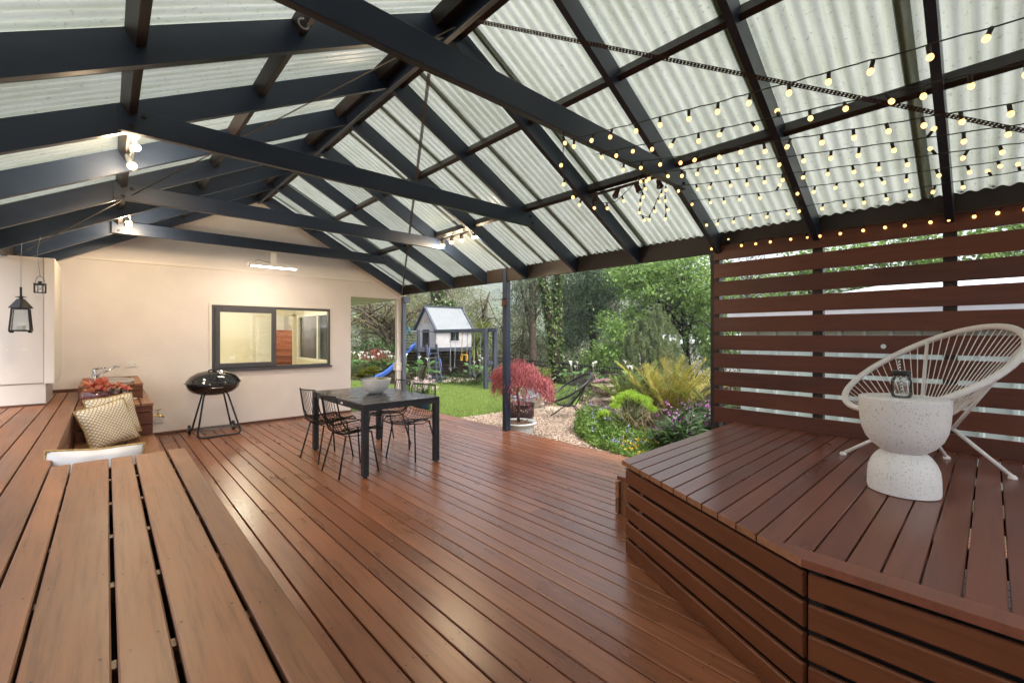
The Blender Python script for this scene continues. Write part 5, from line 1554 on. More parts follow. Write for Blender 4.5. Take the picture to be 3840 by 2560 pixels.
# papyrus with lime tufts
pp = thing('papyrus', 'papyrus clump with bright lime green feathery tufts', 'plant', (6.37, 4.09, GZ))
tuft = []; stm_ = MB()
for (la, z_, q) in ((.05, .66, .15), (-.16, .57, .13), (-.22, .48, .11), (.24, .58, .13), (.33, .50, .12), (-.42, .38, .10), (-.46, .31, .08), (.40, .42, .1), (.16, .62, .12), (-.05, .63, .12), (-.52, .22, .07)):
    dd = RNG.uniform(-.12, .12)
    tuft.append((la, dd, z_, q))
    px = la * axr[0] + dd * .68; py = la * axr[1] + dd * .73
    for k in range(5):
        e = RNG.normal(size=2) * q * .5
        stm_.tube([(RNG.uniform(-.09, .09), RNG.uniform(-.09, .09), 0), (px * .35 + e[0] * .3, py * .35 + e[1] * .3, z_ * .55), (px + e[0], py + e[1], z_)], [.009, .007, .004], 5)
mesh_obj('stems', stm_, M['stem'], pp, True)
Cc, Dd = [], []
for (la, dd, z_, q) in tuft:
    px = la * axr[0] + dd * .68; py = la * axr[1] + dd * .73
    k = int(620 * q / .12)
    d_ = unit(RNG.normal(size=(k, 3)) + np.array([0, 0, .25]))
    rr2 = RNG.uniform(.1, 1, (k, 1)) * q
    Cc.append(np.array([px, py, z_]) + d_ * rr2 * np.array([1, 1, .62])); Dd.append(d_)
o = leaves('tufts', np.vstack(Cc), .05, .007, M['lime'], None, 0, .1, np.vstack(Dd)); o.parent = pp
dry = MB()
for k in range(46):
    a = RNG.uniform(0, 2 * PI); q = RNG.uniform(.15, .5)
    dry.tube([(RNG.uniform(-.1, .25), RNG.uniform(-.25, .1), 0), (q * .5 * math.cos(a) + .1, q * .5 * math.sin(a) - .1, RNG.uniform(.2, .45)), (q * math.cos(a) + .1, q * math.sin(a) - .1, RNG.uniform(.0, .4))], [.004, .003, .002], 4)
mesh_obj('dry_stalks', dry, M['strawstem'], pp, True)

def frond(mb, ribs, base, d, L, droop, leafL, w, n=30):
    p = Vector(base); d = Vector(d).normalized(); pts = [p.copy()]
    seg = 12
    dirs = [d.copy()]
    for i in range(seg):
        p = p + d * (L / seg); d = (d + Vector((0, 0, -droop / seg))).normalized()
        pts.append(p.copy()); dirs.append(d.copy())
    ribs.tube(pts, [.009 * (1 - .8 * i / seg) for i in range(seg + 1)], 5)
    for i in range(n):
        t = .22 + .78 * i / n
        k = min(seg - 1, int(t * seg)); q = t * seg - k
        b = pts[k].lerp(pts[k + 1], q); dv_ = dirs[k]
        side = dv_.cross(Vector((0, 0, 1)))
        side = side.normalized() if side.length > .05 else Vector((1, 0, 0))
        upv = side.cross(dv_)
        for s_ in (-1, 1):
            dl = (side * s_ * .85 + dv_ * .75 + upv * .35 + Vector(RNG.normal(size=3)) * .07)
            mb.ribbon(b, dl, leafL * (1 - .55 * abs(t - .45)), w, .5, 3)
def palm(label, x_, y_, n, L, mat, el=(.9, 1.5), lat_bias=0, leafL=.25, lean=(0, 0)):
    t = thing('palm', label, 'palm', (x_, y_, GZ))
    mb, ribs = MB(), MB()
    for k in range(n):
        a = 2 * PI * k / n + RNG.uniform(-.4, .4); e = RNG.uniform(*el)
        d = Vector((math.cos(a) * math.cos(e) + lean[0], math.sin(a) * math.cos(e) + lean[1], math.sin(e)))
        frond(mb, ribs, (RNG.uniform(-.15, .15), RNG.uniform(-.15, .15), .02), d, L * RNG.uniform(.75, 1.15), RNG.uniform(.5, 1.0), leafL, .014)
    mesh_obj('fronds', mb, mat, t)
    mesh_obj('stalks', ribs, M['strawstem'] if mat is M['gold'] else M['stem'], t, True)
    return t
palm('golden cane palm with yellowing fronds in the middle of the bed', 7.75, 4.15, 30, 1.2, M['gold'])
palm('golden cane palm with dense fronds left of the middle of the bed', 7.55, 4.75, 22, 1.05, M['palmgreen'])
palm('golden palm seedling cluster behind the yellowing palm', 8.5, 4.25, 22, 1.15, M['gold'])
palm('arching green palm beside the end post of the privacy screen', 8.05, 3.30, 10, 1.15, M['palmgreen'], (.6, 1.2))

# purple-flowered orchids: strappy dark clumps
def orchid(label, x_, y_, s, nf, seed):
    t = thing('orchid_shrub', label, 'shrub', (x_, y_, GZ))
    mb, fl = MB(), []
    for k in range(46):
        a = RNG.uniform(0, 2 * PI); q = RNG.uniform(.05, .42) * s; h = RNG.uniform(.25, .55) * s
        top = Vector((q * math.cos(a), q * math.sin(a), h))
        mb.tube([(top.x * .3, top.y * .3, 0), (top.x * .7, top.y * .7, h * .6), top], .005, 4)
        for j in range(7):
            f = .45 + .55 * j / 7
            b = Vector((top.x * (.3 + .7 * f), top.y * (.3 + .7 * f), h * f)); aa = a + RNG.uniform(-1.4, 1.4)
            mb.ribbon(b, (math.cos(aa), math.sin(aa), RNG.uniform(.1, .9)), .22 * s, .046 * s, .8, 4)
        if k < nf:
            for j in range(7): fl.append(top * RNG.uniform(.85, 1.08) + Vector((RNG.normal() * .035, RNG.normal() * .035, .03 + RNG.normal() * .03)))
    mesh_obj('strap_leaves', mb, M['dkgreen'], t)
    o = leaves('blossoms', np.array([tuple(v) for v in fl]), .034, .03, M['purple'], None, 0, .5, None, .3); o.parent = t
    return t
orchid('dark leafed shrub with purple flowers nearest the raised deck', 5.75, 2.85, .95, 12, 1)
orchid('dark leafed shrub with purple flowers in the middle of the border', 6.30, 3.10, 1.05, 18, 2)
orchid('dark leafed shrub with purple flowers beside the screen end post', 6.75, 2.70, 1.05, 16, 3)
orchid('dark leafed shrub with purple flowers at the back of the border', 7.2, 3.25, 1.0, 14, 4)

# low flowering groundcover along the gravel edge
bed = [(5.05, 3.1), (5.25, 4.0), (5.75, 4.75), (6.4, 5.15), (7.0, 4.9), (6.8, 3.6), (6.1, 2.7), (5.3, 2.6)]
P_ = scatter(bed, 9000)
ctr_ = np.array([6.0, 4.1])
hgt = .05 + .40 * np.clip(1 - np.hypot(P_[:, 0] - 6.15, P_[:, 1] - 4.6) / .85, 0, 1) + .12 * np.clip(np.sin(P_[:, 0] * 7) * np.cos(P_[:, 1] * 6), 0, 1)
Cg = np.column_stack([P_, GZ + hgt * RNG.uniform(.1, 1, len(P_))])
tag(leaves('groundcover', Cg, .095, .024, M['green'], None, -.5, .3, None, .15, 'stuff'), 'mat of bright green flowering groundcover along the gravel edge', 'groundcover')
P2 = scatter(bed, 5200)
tag(leaves('low_groundcover', np.column_stack([P2, GZ + RNG.uniform(.0, .06, len(P2))]), .05, .022, M['palmgreen'], None, 0, .6, None, .15, 'stuff'), 'creeping olive groundcover at the foot of the border', 'groundcover')
pf = scatter([(5.2, 3.3), (5.5, 4.4), (6.5, 5.0), (6.7, 4.2), (6.0, 3.2)], 48)
hb_ = .10 + .40 * np.clip(1 - np.hypot(pf[:, 0] - 6.15, pf[:, 1] - 4.6) / .85, 0, 1)
q_ = np.repeat(np.column_stack([pf, GZ + hb_ + .02]), 5, 0) + RNG.normal(size=(len(pf) * 5, 3)) * .014
tag(leaves('blue_flowers', q_, .026, .02, M['blueflower'], None, .3, .3, None, .2, 'stuff'), 'scattered blue bell flowers over the groundcover', 'flowers')
pf = scatter([(5.1, 2.9), (5.2, 3.4), (5.9, 3.9), (6.1, 3.2), (5.6, 2.8)], 45)
q_ = np.repeat(np.column_stack([pf, np.full(len(pf), GZ + .09)]), 5, 0) + RNG.normal(size=(len(pf) * 5, 3)) * .011
tag(leaves('yellow_flowers', q_, .024, .02, M['yellowflower'], None, 0, .6, None, .2, 'stuff'), 'small yellow and orange flowers by the deck corner', 'flowers')
tag(mesh_obj('slate_rock', MB().add([(-.12, -.05, 0), (.13, -.06, 0), (.12, .07, 0), (-.1, .06, 0), (-.06, -.03, .13), (.10, -.02, .16), (.09, .03, .15), (-.05, .03, .12)], [(0, 1, 5, 4), (1, 2, 6, 5), (2, 3, 7, 6), (3, 0, 4, 7), (4, 5, 6, 7)]), m_plain('grey_slate', (.28, .31, .34), .6, 0, .15, 12, .4, 30), loc=(5.30, 2.86, GZ), rot=(.1, 0, -.6)), 'upright grey slate stone among the purple flowers', 'rock')
stk = thing('garden_stake', 'brown garden stake with a yellow butterfly ornament in the border', 'ornament', (6.55, 4.75, GZ))
mesh_obj('stake', MB().tube([(0, 0, 0), (-.02, .02, .46)], .012, 6), M['bark'], stk, True)
mesh_obj('butterfly', MB().add([(0, 0, .2), (.05, -.03, .25), (.10, -.05, .2), (.06, -.03, .15), (.04, -.05, .12), (.08, -.07, .10)], [(0, 1, 2, 3), (0, 3, 5, 4)]), m_plain('butterfly_yellow', (.75, .42, .04), .4), stk)

def lily(label, loc, n, nf, s=1.0, spread=.35):
    t = thing('calla_lily', label, 'plant', (loc[0], loc[1], GZ if len(loc) < 3 else loc[2]))
    lv, fl, stx = MB(), MB(), MB()
    for k in range(n):
        a = RNG.uniform(0, 2 * PI); q = spread * math.sqrt(RNG.uniform(0, 1)); h = RNG.uniform(.18, .42) * s
        b = Vector((q * math.cos(a), q * math.sin(a), 0))
        tip = b + Vector((math.cos(a) * .10, math.sin(a) * .10, h))
        stx.tube([b * .6, b + Vector((0, 0, h * .6)), tip], .006, 4)
        aa = a + RNG.uniform(-1, 1)
        lv.ribbon(tip, (math.cos(aa), math.sin(aa), RNG.uniform(.1, .9)), .24 * s, .14 * s, 1.0, 4)
    for k in range(nf):
        a = RNG.uniform(0, 2 * PI); q = spread * .8 * math.sqrt(RNG.uniform(0, 1)); h = RNG.uniform(.45, .66) * s
        b = Vector((q * math.cos(a), q * math.sin(a), 0)); tip = b + Vector((RNG.normal() * .03, RNG.normal() * .03, h))
        stx.tube([b * .5, b + Vector((0, 0, h * .6)), tip], .006, 4)
        # funnel spathe, one lip longer
        r_ = .055 * s
        prof = [(.006, 0), (.012, .03), (.022, .05), (.038, .065)]
        n0 = len(fl.v); K = 8; ph = RNG.uniform(0, 6)
        for (rr_2, zz) in prof:
            for j in range(K):
                an = 2 * PI * j / K; lip = 1 + (.7 if rr_2 > .035 else .2) * max(0, math.cos(an))
                fl.v.append((tip.x + rr_2 * s * lip * math.cos(an + ph), tip.y + rr_2 * s * lip * math.sin(an + ph), tip.z + zz * s + (.02 * s * max(0, math.cos(an)) if rr_2 > .035 else 0)))
        for i in range(3):
            for j in range(K): fl.f.append((n0 + i * K + j, n0 + i * K + (j + 1) % K, n0 + (i + 1) * K + (j + 1) % K, n0 + (i + 1) * K + j))
    mesh_obj('leaves', lv, M['lilyleaf'], t); mesh_obj('stalks', stx, M['stem'], t, True)
    if nf: mesh_obj('flowers', fl, M['lilywhite'], t)['kind'] = 'stuff'
    return t
lily('white calla lilies at the black metal fence above the blue lounge chair', site(1.75, 12.6), 22, 5, 1.05, .28)
lily('white calla lilies behind the large stone urn', site(2.9, 11.2), 16, 4, 1.1, .28)
lily('white calla lilies by the fence right of the black lounge chair', site(2.35, 12.6), 12, 3, 1.0, .25)
lily('white calla lilies under the far swing of the play set', site(-1.0, 14.6), 30, 6, 1.1, .5)
lily('leafy calla lily clump between the slide and the ladder', site(-3.05, 14.2), 30, 3, 1.3, .5)
for i, (la, de) in enumerate(((-5.45, 16.4), (-5.0, 16.6), (-4.6, 16.7), (-5.75, 15.9), (-4.15, 16.6))):
    lily(['white calla lilies beside the house corner at far left', 'white calla lilies in front of the red maple bush', 'white calla lilies just left of the cream corner post', 'lowest white calla lilies near the left lawn edge', 'white calla lilies behind the blue slide'][i], site(la, de), 34, 7, 1.2, .45)

tp_ = thing('blue_pot', 'dark blue glazed pot at the lawn edge behind the dining chairs', 'pot', (5.02, 8.35, GZ))
mesh_obj('pot_body', MB().lathe([(.13, 0), (.17, .04), (.19, .16), (.20, .26), (.215, .27), (.215, .29), (.19, .29), (.17, .25), (.001, .24)], 28), m_plain('cobalt_glaze', (.015, .025, .06), .15, 0, .1, 6, 0, 80, .5, .4), tp_, True)
dl = thing('strap_leaf_plant', 'strap-leaved plant with pale pink flower heads in the blue pot', 'plant', (5.02, 8.35, GZ + .25))
mb = MB()
for k in range(80):
    a = RNG.uniform(0, 2 * PI); e = RNG.uniform(.4, 1.3)
    mb.ribbon((RNG.normal() * .06, RNG.normal() * .06, 0), (math.cos(a) * math.cos(e), math.sin(a) * math.cos(e), math.sin(e)), RNG.uniform(.3, .55), .034, 1.1, 5)
mesh_obj('strap_leaves', mb, M['dkgreen'], dl)
hd = [(RNG.uniform(-.32, .34), RNG.uniform(-.2, .2), RNG.uniform(.22, .5)) for k in range(15)]
q_ = np.vstack([np.array([h_[0] * axr[0] + h_[1] * .68, h_[0] * axr[1] + h_[1] * .73, h_[2]]) + RNG.normal(size=(34, 3)) * .028 for h_ in hd])
o = leaves('flower_heads', q_, .03, .024, M['pinkwhite'], None, 0, .3, None, .3); o.parent = dl; o['kind'] = 'stuff'
# ================================================================ PLAY SET
M['slatepaint'] = m_wood('slate_blue_paint', (.036, .042, .058), (.045, .052, .070), .5, .25, .05, 0, 0, .4)
M['playwhite'] = m_plain('white_playhouse_paint', (.36, .35, .36), .6, 0, .05, 3)
M['darkslat'] = m_wood('dark_play_slat', (.045, .018, .014), (.06, .024, .018), .5, .4)
M['blueplastic'] = m_plain('blue_slide_plastic', (.045, .12, .42), .3, 0, .05, 3)
M['yellowplastic'] = m_plain('yellow_plastic', (.62, .36, .03), .4, 0, .05, 5)
HX0, HX1, HY0, HY1 = 8.58, 10.14, 13.3, 14.64
BX = 7.85
PT, EZ, RG = 1.0, 1.68, 2.46
ps = thing('play_set', 'white cubby house on slate-blue stilts with blue slide, ladder and swings', 'play set', (9.0, 14.0, GZ))
for (x_, y_, zt_) in ((BX + .05, HY0 + .05, 1.62), (HX0 + .02, HY0 + .05, .9), (HX1 - .05, HY0 + .05, .9), (BX + .05, HY1 - .05, 1.62), (HX1 - .05, HY1 - .05, .9), (HX0, HY1 - .05, .9)):
    beam('stilt', (x_, y_, GZ), (x_, y_, zt_), .09, .09, M['slatepaint'], ps, .004, up=(0, 1, 0))
beam('platform_rim', (BX, HY0, PT - .06), (HX1 + .02, HY0, PT - .06), .04, .13, M['slatepaint'], ps, .004)
beam('platform_rim', (BX, HY1, PT - .06), (HX1 + .02, HY1, PT - .06), .04, .13, M['slatepaint'], ps, .004)
beam('platform_rim', (BX, HY0 + .02, PT - .06), (BX, HY1 - .02, PT - .06), .04, .13, M['slatepaint'], ps, .004)
beam('platform_rim', (HX1, HY0 + .02, PT - .06), (HX1, HY1 - .02, PT - .06), .04, .13, M['slatepaint'], ps, .004)
mesh_obj('platform_floor', MB().box(((BX + HX1) / 2, (HY0 + HY1) / 2, PT - .02), (HX1 - BX - .02, HY1 - HY0 - .02, .03)), M['slatepaint'], ps, world=True)
for k in range(9):
    z = -.13 + k * .112
    beam('under_slat', (BX + .1, HY1 - .02, z), (HX1 - .05, HY1 - .02, z), .02, .096, M['darkslat'], ps, .002)
    beam('under_slat', (HX1 - .02, HY0 + .1, z), (HX1 - .02, HY1 - .05, z), .02, .096, M['darkslat'], ps, .002)
mid = (HY0 + HY1) / 2
# gable wall (facing left) with a doorway, side wall with a window
DY0_, DY1_, DZ_ = 13.78, 14.16, 1.62
mb = MB()
def gq(y0, y1, z0, z1):
    f = lambda z, y_: z(y_) if callable(z) else z
    mb.add([(HX0, y0, f(z0, y0)), (HX0, y0, f(z1, y0)), (HX0, y1, f(z1, y1)), (HX0, y1, f(z0, y1))], [(0, 1, 2, 3)])
gab = lambda y_: EZ + (RG - EZ) * (1 - abs(y_ - mid) / ((HY1 - HY0) / 2))
gq(HY0, DY0_, PT, gab); gq(DY1_, HY1, PT, gab); gq(DY0_, mid, DZ_, gab); gq(mid, DY1_, DZ_, gab)
mb.add([(HX1, HY0, PT), (HX1, HY1, PT), (HX1, HY1, EZ), (HX1, mid, RG), (HX1, HY0, EZ)], [(0, 1, 2, 3, 4)])
mb.add([(HX0, HY1, PT), (HX0, HY1, EZ), (HX1, HY1, EZ), (HX1, HY1, PT)], [(0, 1, 2, 3)])
WA, WB, WC, WD = 9.16, 9.55, 1.25, 1.56
for (a, b, z0, z1) in ((HX0, WA, PT, EZ), (WB, HX1, PT, EZ), (WA, WB, PT, WC), (WA, WB, WD, EZ)):
    mb.add([(a, HY0, z0), (b, HY0, z0), (b, HY0, z1), (a, HY0, z1)], [(0, 1, 2, 3)])
hs = mesh_obj('cubby_wall', mb, M['playwhite'], ps, world=True)
mesh_obj('window_frame', MB().box(((WA + WB) / 2, HY0 - .01, WD + .012), (WB - WA + .06, .03, .025)).box(((WA + WB) / 2, HY0 - .01, WC - .012), (WB - WA + .06, .03, .025)).box((WA - .014, HY0 - .01, (WC + WD) / 2), (.028, .03, WD - WC)).box((WB + .014, HY0 - .01, (WC + WD) / 2), (.028, .03, WD - WC)), M['playwhite'], hs)
mesh_obj('window_pane', MB().box(((WA + WB) / 2, HY0 + .01, (WC + WD) / 2), (WB - WA, .005, WD - WC)), M['glass'], hs)
mesh_obj('door_frame', MB().box((HX0 - .01, DY0_ - .015, 1.31), (.03, .03, .62)).box((HX0 - .01, DY1_ + .015, 1.31), (.03, .03, .62)).box((HX0 - .01, mid, DZ_ + .015), (.03, .44, .03)), M['slatepaint'], hs)
def play_roof(side):
    m_ = MB(); n_c = 30
    y_e = mid + side * ((HY1 - HY0) / 2 + .10); z_e = EZ - .10 * (RG - EZ) / ((HY1 - HY0) / 2)
    for i in range(n_c * 4 + 1):
        x_ = HX0 - .04 + (HX1 - HX0 + .08) * i / (n_c * 4); a_ = .022 * math.cos(i * PI / 2)
        m_.v += [(x_, mid, RG + .03 + a_), (x_, y_e, z_e + .03 + a_)]
    m_.f = [(2 * i, 2 * i + 1, 2 * i + 3, 2 * i + 2) for i in range(n_c * 4)]
    return m_
M['zinc'] = m_plain('white_corrugated_roof', (.17, .19, .20), .6, 0, .06, 5)
for s_ in (-1, 1):
    mesh_obj('cubby_roof', play_roof(s_), M['zinc'], ps, True, True)
    for x_ in (HX0 - .06, HX1 + .06):
        beam('barge_board', (x_, mid - s_ * .0, RG + .035), (x_, mid + s_ * ((HY1 - HY0) / 2 + .11), EZ - .09), .05, .09, M['slatepaint'], ps, .003, up=(1, 0, 0))
beam('ridge_cap', (HX0 - .08, mid, RG + .05), (HX1 + .08, mid, RG + .05), .09, .04, M['slatepaint'], ps, .003)
mesh_obj('ornament', MB().add([(HX0 - .02, mid + .0, 1.98), (HX0 - .03, mid + .13, 2.10), (HX0 - .03, mid + .15, 1.95), (HX0 - .03, mid + .08, 1.86), (HX0 - .03, mid - .13, 2.10), (HX0 - .03, mid - .15, 1.95), (HX0 - .03, mid - .08, 1.86)], [(0, 1, 2, 3), (0, 6, 5, 4)]), m_plain('bleached_wood', (.45, .36, .24), .8, 0, .4, 30), ps, world=True)
# balcony rails and steering wheel
rl = MB()
for z in (1.10, 1.20, 1.30, 1.40, 1.50, 1.58): rl.tube([(BX + .05, HY0 + .05, z), (BX + .05, HY1 - .05, z)], .006 if z < 1.55 else .018, 6)
mesh_obj('rails', rl, M['galv'], ps, True, True)
mesh_obj('grab_bar', MB().tube([(BX + .05, HY0 + .05, 1.56), (HX0, HY0 + .02, 1.56)], .016, 8), M['slatepaint'], ps, True, True)
mesh_obj('steering_wheel', MB().tube([(BX, 13.95 + .12 * math.cos(t), 1.60 + .12 * math.sin(t)) for t in np.linspace(0, 2 * PI, 21)[:-1]], .014, 6, closed=True).tube([(BX, 13.83, 1.60), (BX, 14.07, 1.60)], .012, 6).tube([(BX, 13.95, 1.48), (BX, 13.95, 1.72)], .012, 6), m_plain('teal_plastic', (.04, .16, .22), .4), ps, True, True)
# ladder
LT = [Vector((8.16, HY0 - .03, PT + .12)), Vector((8.56, HY0 - .03, PT + .12))]
LB = [Vector((7.99, HY0 - .62, GZ)), Vector((8.39, HY0 - .62, GZ))]
ldr = beam('ladder', LB[0], LT[0], .04, .10, M['slatepaint'], ps, .003, up=(0, 1, .6))
beam('ladder_stile', LB[1], LT[1], .04, .10, M['slatepaint'], ps, .003, up=(0, 1, .6))
for k in range(8):
    f = .06 + k * .118
    a, b = LB[0].lerp(LT[0], f), LB[1].lerp(LT[1], f)
    beam('ladder_rung', a, b, .10, .03, M['slatepaint'], ps, .003)
for i, (f0, f1, sd_) in enumerate(((.72, .92, 0), (.32, .62, 1))):
    a, b = LB[sd_].lerp(LT[sd_], f0), LB[sd_].lerp(LT[sd_], f1)
    off = Vector((.05, -.07, 0))
    mesh_obj('grab_handle', MB().tube([a, a + off, b + off, b], .012, 7), M['blueplastic'], ps, True, True)
# wavy slide
sl = MB(); N_ = 26
p0, p1 = Vector((8.05, 13.75, PT + .06)), Vector((6.75, 14.25, GZ + .08))
side = Vector((p1 - p0)); side.z = 0; side = side.normalized().cross(Vector((0, 0, 1)))
for i in range(N_ + 1):
    t = i / N_
    p = p0.lerp(p1, t); p.z = p0.z + (p1.z - p0.z) * (t * 1.06 if t < .8 else (.848 + (t - .8) * .76)) + .045 * math.sin(t * PI * 2.4)
    for (o_, h_) in ((-.26, .12), (-.24, .12), (-.22, .02), (-.08, .0), (-.065, .02), (.065, .02), (.08, 0), (.22, .02), (.24, .12), (.26, .12)):
        sl.v.append(tuple(p + side * o_ + Vector((0, 0, h_))))
for i in range(N_):
    for k in range(9): sl.f.append((i * 10 + k, i * 10 + k + 1, (i + 1) * 10 + k + 1, (i + 1) * 10 + k))
mesh_obj('slide', sl, M['blueplastic'], ps, False, True)
# swing beam, end posts, swings
beam('swing_beam', (8.50, 13.25, 1.58), (8.46, 9.85, 1.60), .09, .11, M['slatepaint'], ps, .004)
for (x_, y_) in ((8.38, 10.28), (8.60, 10.12)):
    beam('swing_post', (x_, y_, GZ), (x_, y_, 1.66), .13, .10, M['slatepaint'], ps, .004, up=(0, 1, 0))
for z_ in (.62, .1): mesh_obj('post_brace', MB().box((8.49, 10.2, z_), (.16, .10, .10), rz=-.6), M['slatepaint'], ps, world=True)
def chain(mb, a, b, th):
    a, b = Vector(a), Vector(b); n = int((b - a).length / .045)
    for i in range(n):
        c = a.lerp(b, (i + .5) / n); d_ = (b - a).normalized() * .026
        sd_ = Vector((.012, .0, 0)) if i % 2 else Vector((0, .012, 0))
        mb.tube([c - d_, c - d_ * .5 + sd_, c + d_ * .5 + sd_, c + d_, c + d_ * .5 - sd_, c - d_ * .5 - sd_], th, 4, closed=True)
def swing(ya, yb_, zs):
    ch = MB(); chain(ch, (8.48, ya, 1.54), (8.45, ya - .01, zs + .12), .0055); chain(ch, (8.48, yb_, 1.54), (8.45, yb_ + .01, zs + .12), .0055)
    pts = []
    so = mesh_obj('swing_seat', MB().add([(8.45 + w_, ya + (yb_ - ya) * t, zs + .12 - .16 * math.sin(PI * t) + .0) for t in np.linspace(0, 1, 9) for w_ in (-.07, .07)], [(2 * i, 2 * i + 1, 2 * i + 3, 2 * i + 2) for i in range(8)]), M['blackplastic'], ps, True, True)
    md = so.modifiers.new('thick', 'SOLIDIFY'); md.thickness = .02
    mesh_obj('chains', ch, M['galv'], so, True)
swing(12.26, 11.985, .26); swing(10.97, 10.65, .16)
ch = MB(); chain(ch, (8.48, 11.60, 1.54), (8.45, 11.60, .82), .006); chain(ch, (8.48, 11.32, 1.54), (8.45, 11.32, .82), .006)
tz = mesh_obj('trapeze', MB().tube([(8.45, 11.58, .82), (8.45, 11.34, .82)], .016, 8).tube([(8.45, 11.60 + .045 * math.sin(t), .72 + .10 * math.cos(t)) for t in np.linspace(0, 2 * PI, 15)[:-1]], .013, 6, closed=True).tube([(8.45, 11.32 + .045 * math.sin(t), .72 + .10 * math.cos(t)) for t in np.linspace(0, 2 * PI, 15)[:-1]], .013, 6, closed=True), M['yellowplastic'], ps, True, True)
mesh_obj('chains', ch, M['brass'], tz, True)
tag(mesh_obj('tyre', MB().tube([(.26 * math.cos(t), .26 * math.sin(t), .09) for t in np.linspace(0, 2 * PI, 25)[:-1]], .09, 10, closed=True), M['blackplastic'], smooth=True, loc=(8.95, 13.75, GZ)), 'black rubber tyre lying in the sand under the cubby house', 'tyre')
tag(mesh_obj('sandpit', MB().prism([(7.9, 12.85), (10.2, 12.9), (10.2, 14.6), (7.9, 14.6)], GZ - .02, GZ + .02), m_plain('pit_sand', (.30, .24, .18), .95, 0, .2, 10)), kind='structure')

# ================================================================ FENCES, SHED, NEIGHBOURS
fn = thing('metal_fence', 'black tubular metal pool fence along the back of the garden', 'fence', (11.0, 9.5, GZ))
FP = [Vector((13.1, 18.8, 0)), Vector((12.3, 15.0, 0)), Vector((11.60, 11.5, 0)), Vector((11.10, 9.12, 0)), Vector((10.65, 6.9, 0)), Vector((10.23, 4.73, 0)), Vector((9.85, 2.6, 0))]
for a, b in zip(FP[:-1], FP[1:]):
    for z in (.50, .36, -.12): beam('rail', a + Vector((0, 0, z)), b + Vector((0, 0, z)), .03, .03, M['black'], fn, .003)
    L = (b - a).length; n = int(L / .105)
    for k in range(1, n):
        p = a.lerp(b, k / n)
        beam('picket', p + Vector((0, 0, -.20)), p + Vector((0, 0, .52)), .016, .016, M['black'], fn, .001, up=(0, 1, 0))
for p in FP: beam('fence_post', p + Vector((0, 0, GZ - .3)), p + Vector((0, 0, .56)), .055, .055, M['black'], fn, .003, up=(0, 1, 0))
pf_ = thing('paling_fence', 'weathered brown timber paling fence beyond the black metal fence', 'fence', (14, 10, -1.2))
M['paling'] = m_wood('weathered_paling', (.10, .065, .05), (.16, .11, .085), .85, .7, .2)
a, b = Vector((13.6, 15.0, 0)), Vector((13.0, 5.0, 0)); n = 88
for k in range(n):
    p = a.lerp(b, k / n)
    beam('paling', p + Vector((0, 0, -1.25)), p + Vector((0, 0, .17 + random.uniform(-.02, .02))), .103, .016, M['paling'], pf_, .001, up=(1, 0, 0))
for z in (-.1, -.8): beam('rail', a + Vector((.05, 0, z)), b + Vector((.05, 0, z)), .04, .07, M['paling'], pf_, .002)

def m_rib(name, col, per_):
    return m_plain(name, col, .5, .1, .05, 4)
sh = thing('neighbour_shed', 'pale green ribbed metal shed with a white hipped roof behind the screen', 'shed', (8.5, -1, GZ))
mb = MB()
y = 2.55
while y > -4.4:
    mb.add([(7.0, y, GZ), (7.0, y - .19, GZ), (7.0, y - .19, 1.52), (7.0, y, 1.52)], [(0, 1, 2, 3)])
    mb.add([(7.0, y - .19, GZ), (6.965, y - .205, GZ), (6.965, y - .205, 1.52), (7.0, y - .19, 1.52)], [(0, 1, 2, 3)])
    mb.add([(6.965, y - .205, GZ), (6.965, y - .235, GZ), (6.965, y - .235, 1.52), (6.965, y - .205, 1.52)], [(0, 1, 2, 3)])
    mb.add([(6.965, y - .235, GZ), (7.0, y - .25, GZ), (7.0, y - .25, 1.52), (6.965, y - .235, 1.52)], [(0, 1, 2, 3)])
    y -= .25
mb.add([(7.0, 2.55, GZ), (7.0, 2.55, 1.52), (12, 2.55, 1.52), (12, 2.55, GZ)], [(0, 1, 2, 3)])
mesh_obj('ribbed_wall', mb, m_plain('pale_green_steel', (.50, .60, .58), .5, .1, .05, 4), sh, world=True)
M['whiteroof'] = m_plain('white_steel_roof', (.60, .62, .65), .45, .1, .05, 3)
mesh_obj('fascia', MB().box((6.88, -1.0, 1.70), (.05, 7.3, .15)).box((9.4, 2.66, 1.70), (5.1, .05, .15)).box((6.94, -1, 1.57), (.12, 7.2, .1)), M['whiteroof'], sh, world=True)
rf = MB().add([(6.85, 2.68, 1.78), (6.85, -4.8, 1.78), (9.5, -4.8, 2.30), (9.5, 1.1, 2.30), (12.1, 2.68, 1.78), (12.1, -4.8, 1.78)], [(0, 3, 2, 1), (0, 4, 3), (3, 4, 5, 2)])
mesh_obj('hip_roof', rf, M['whiteroof'], sh, world=True)
nb = thing('neighbour_house', 'low white neighbouring house glimpsed through the trees at right', 'house', site(15, 32, -1.2))
c0 = site(14.5, 32, 0)
mesh_obj('wall', MB().box((c0.x, c0.y, -.2), (14, 8, 2.2), rz=-.74), M['playwhite'], nb, world=True)
mesh_obj('gable_roof', MB().box((c0.x, c0.y, 1.2), (14.6, 8.6, .6), rz=-.74), M['whiteroof'], nb, world=True)
for k in range(4):
    p_ = site(9.6 + k * 2.8, 27.2, .0)
    mesh_obj('window', MB().box((p_.x, p_.y, -.1), (1.3, .1, .9), rz=-.74), M['frame'], nb, world=True)

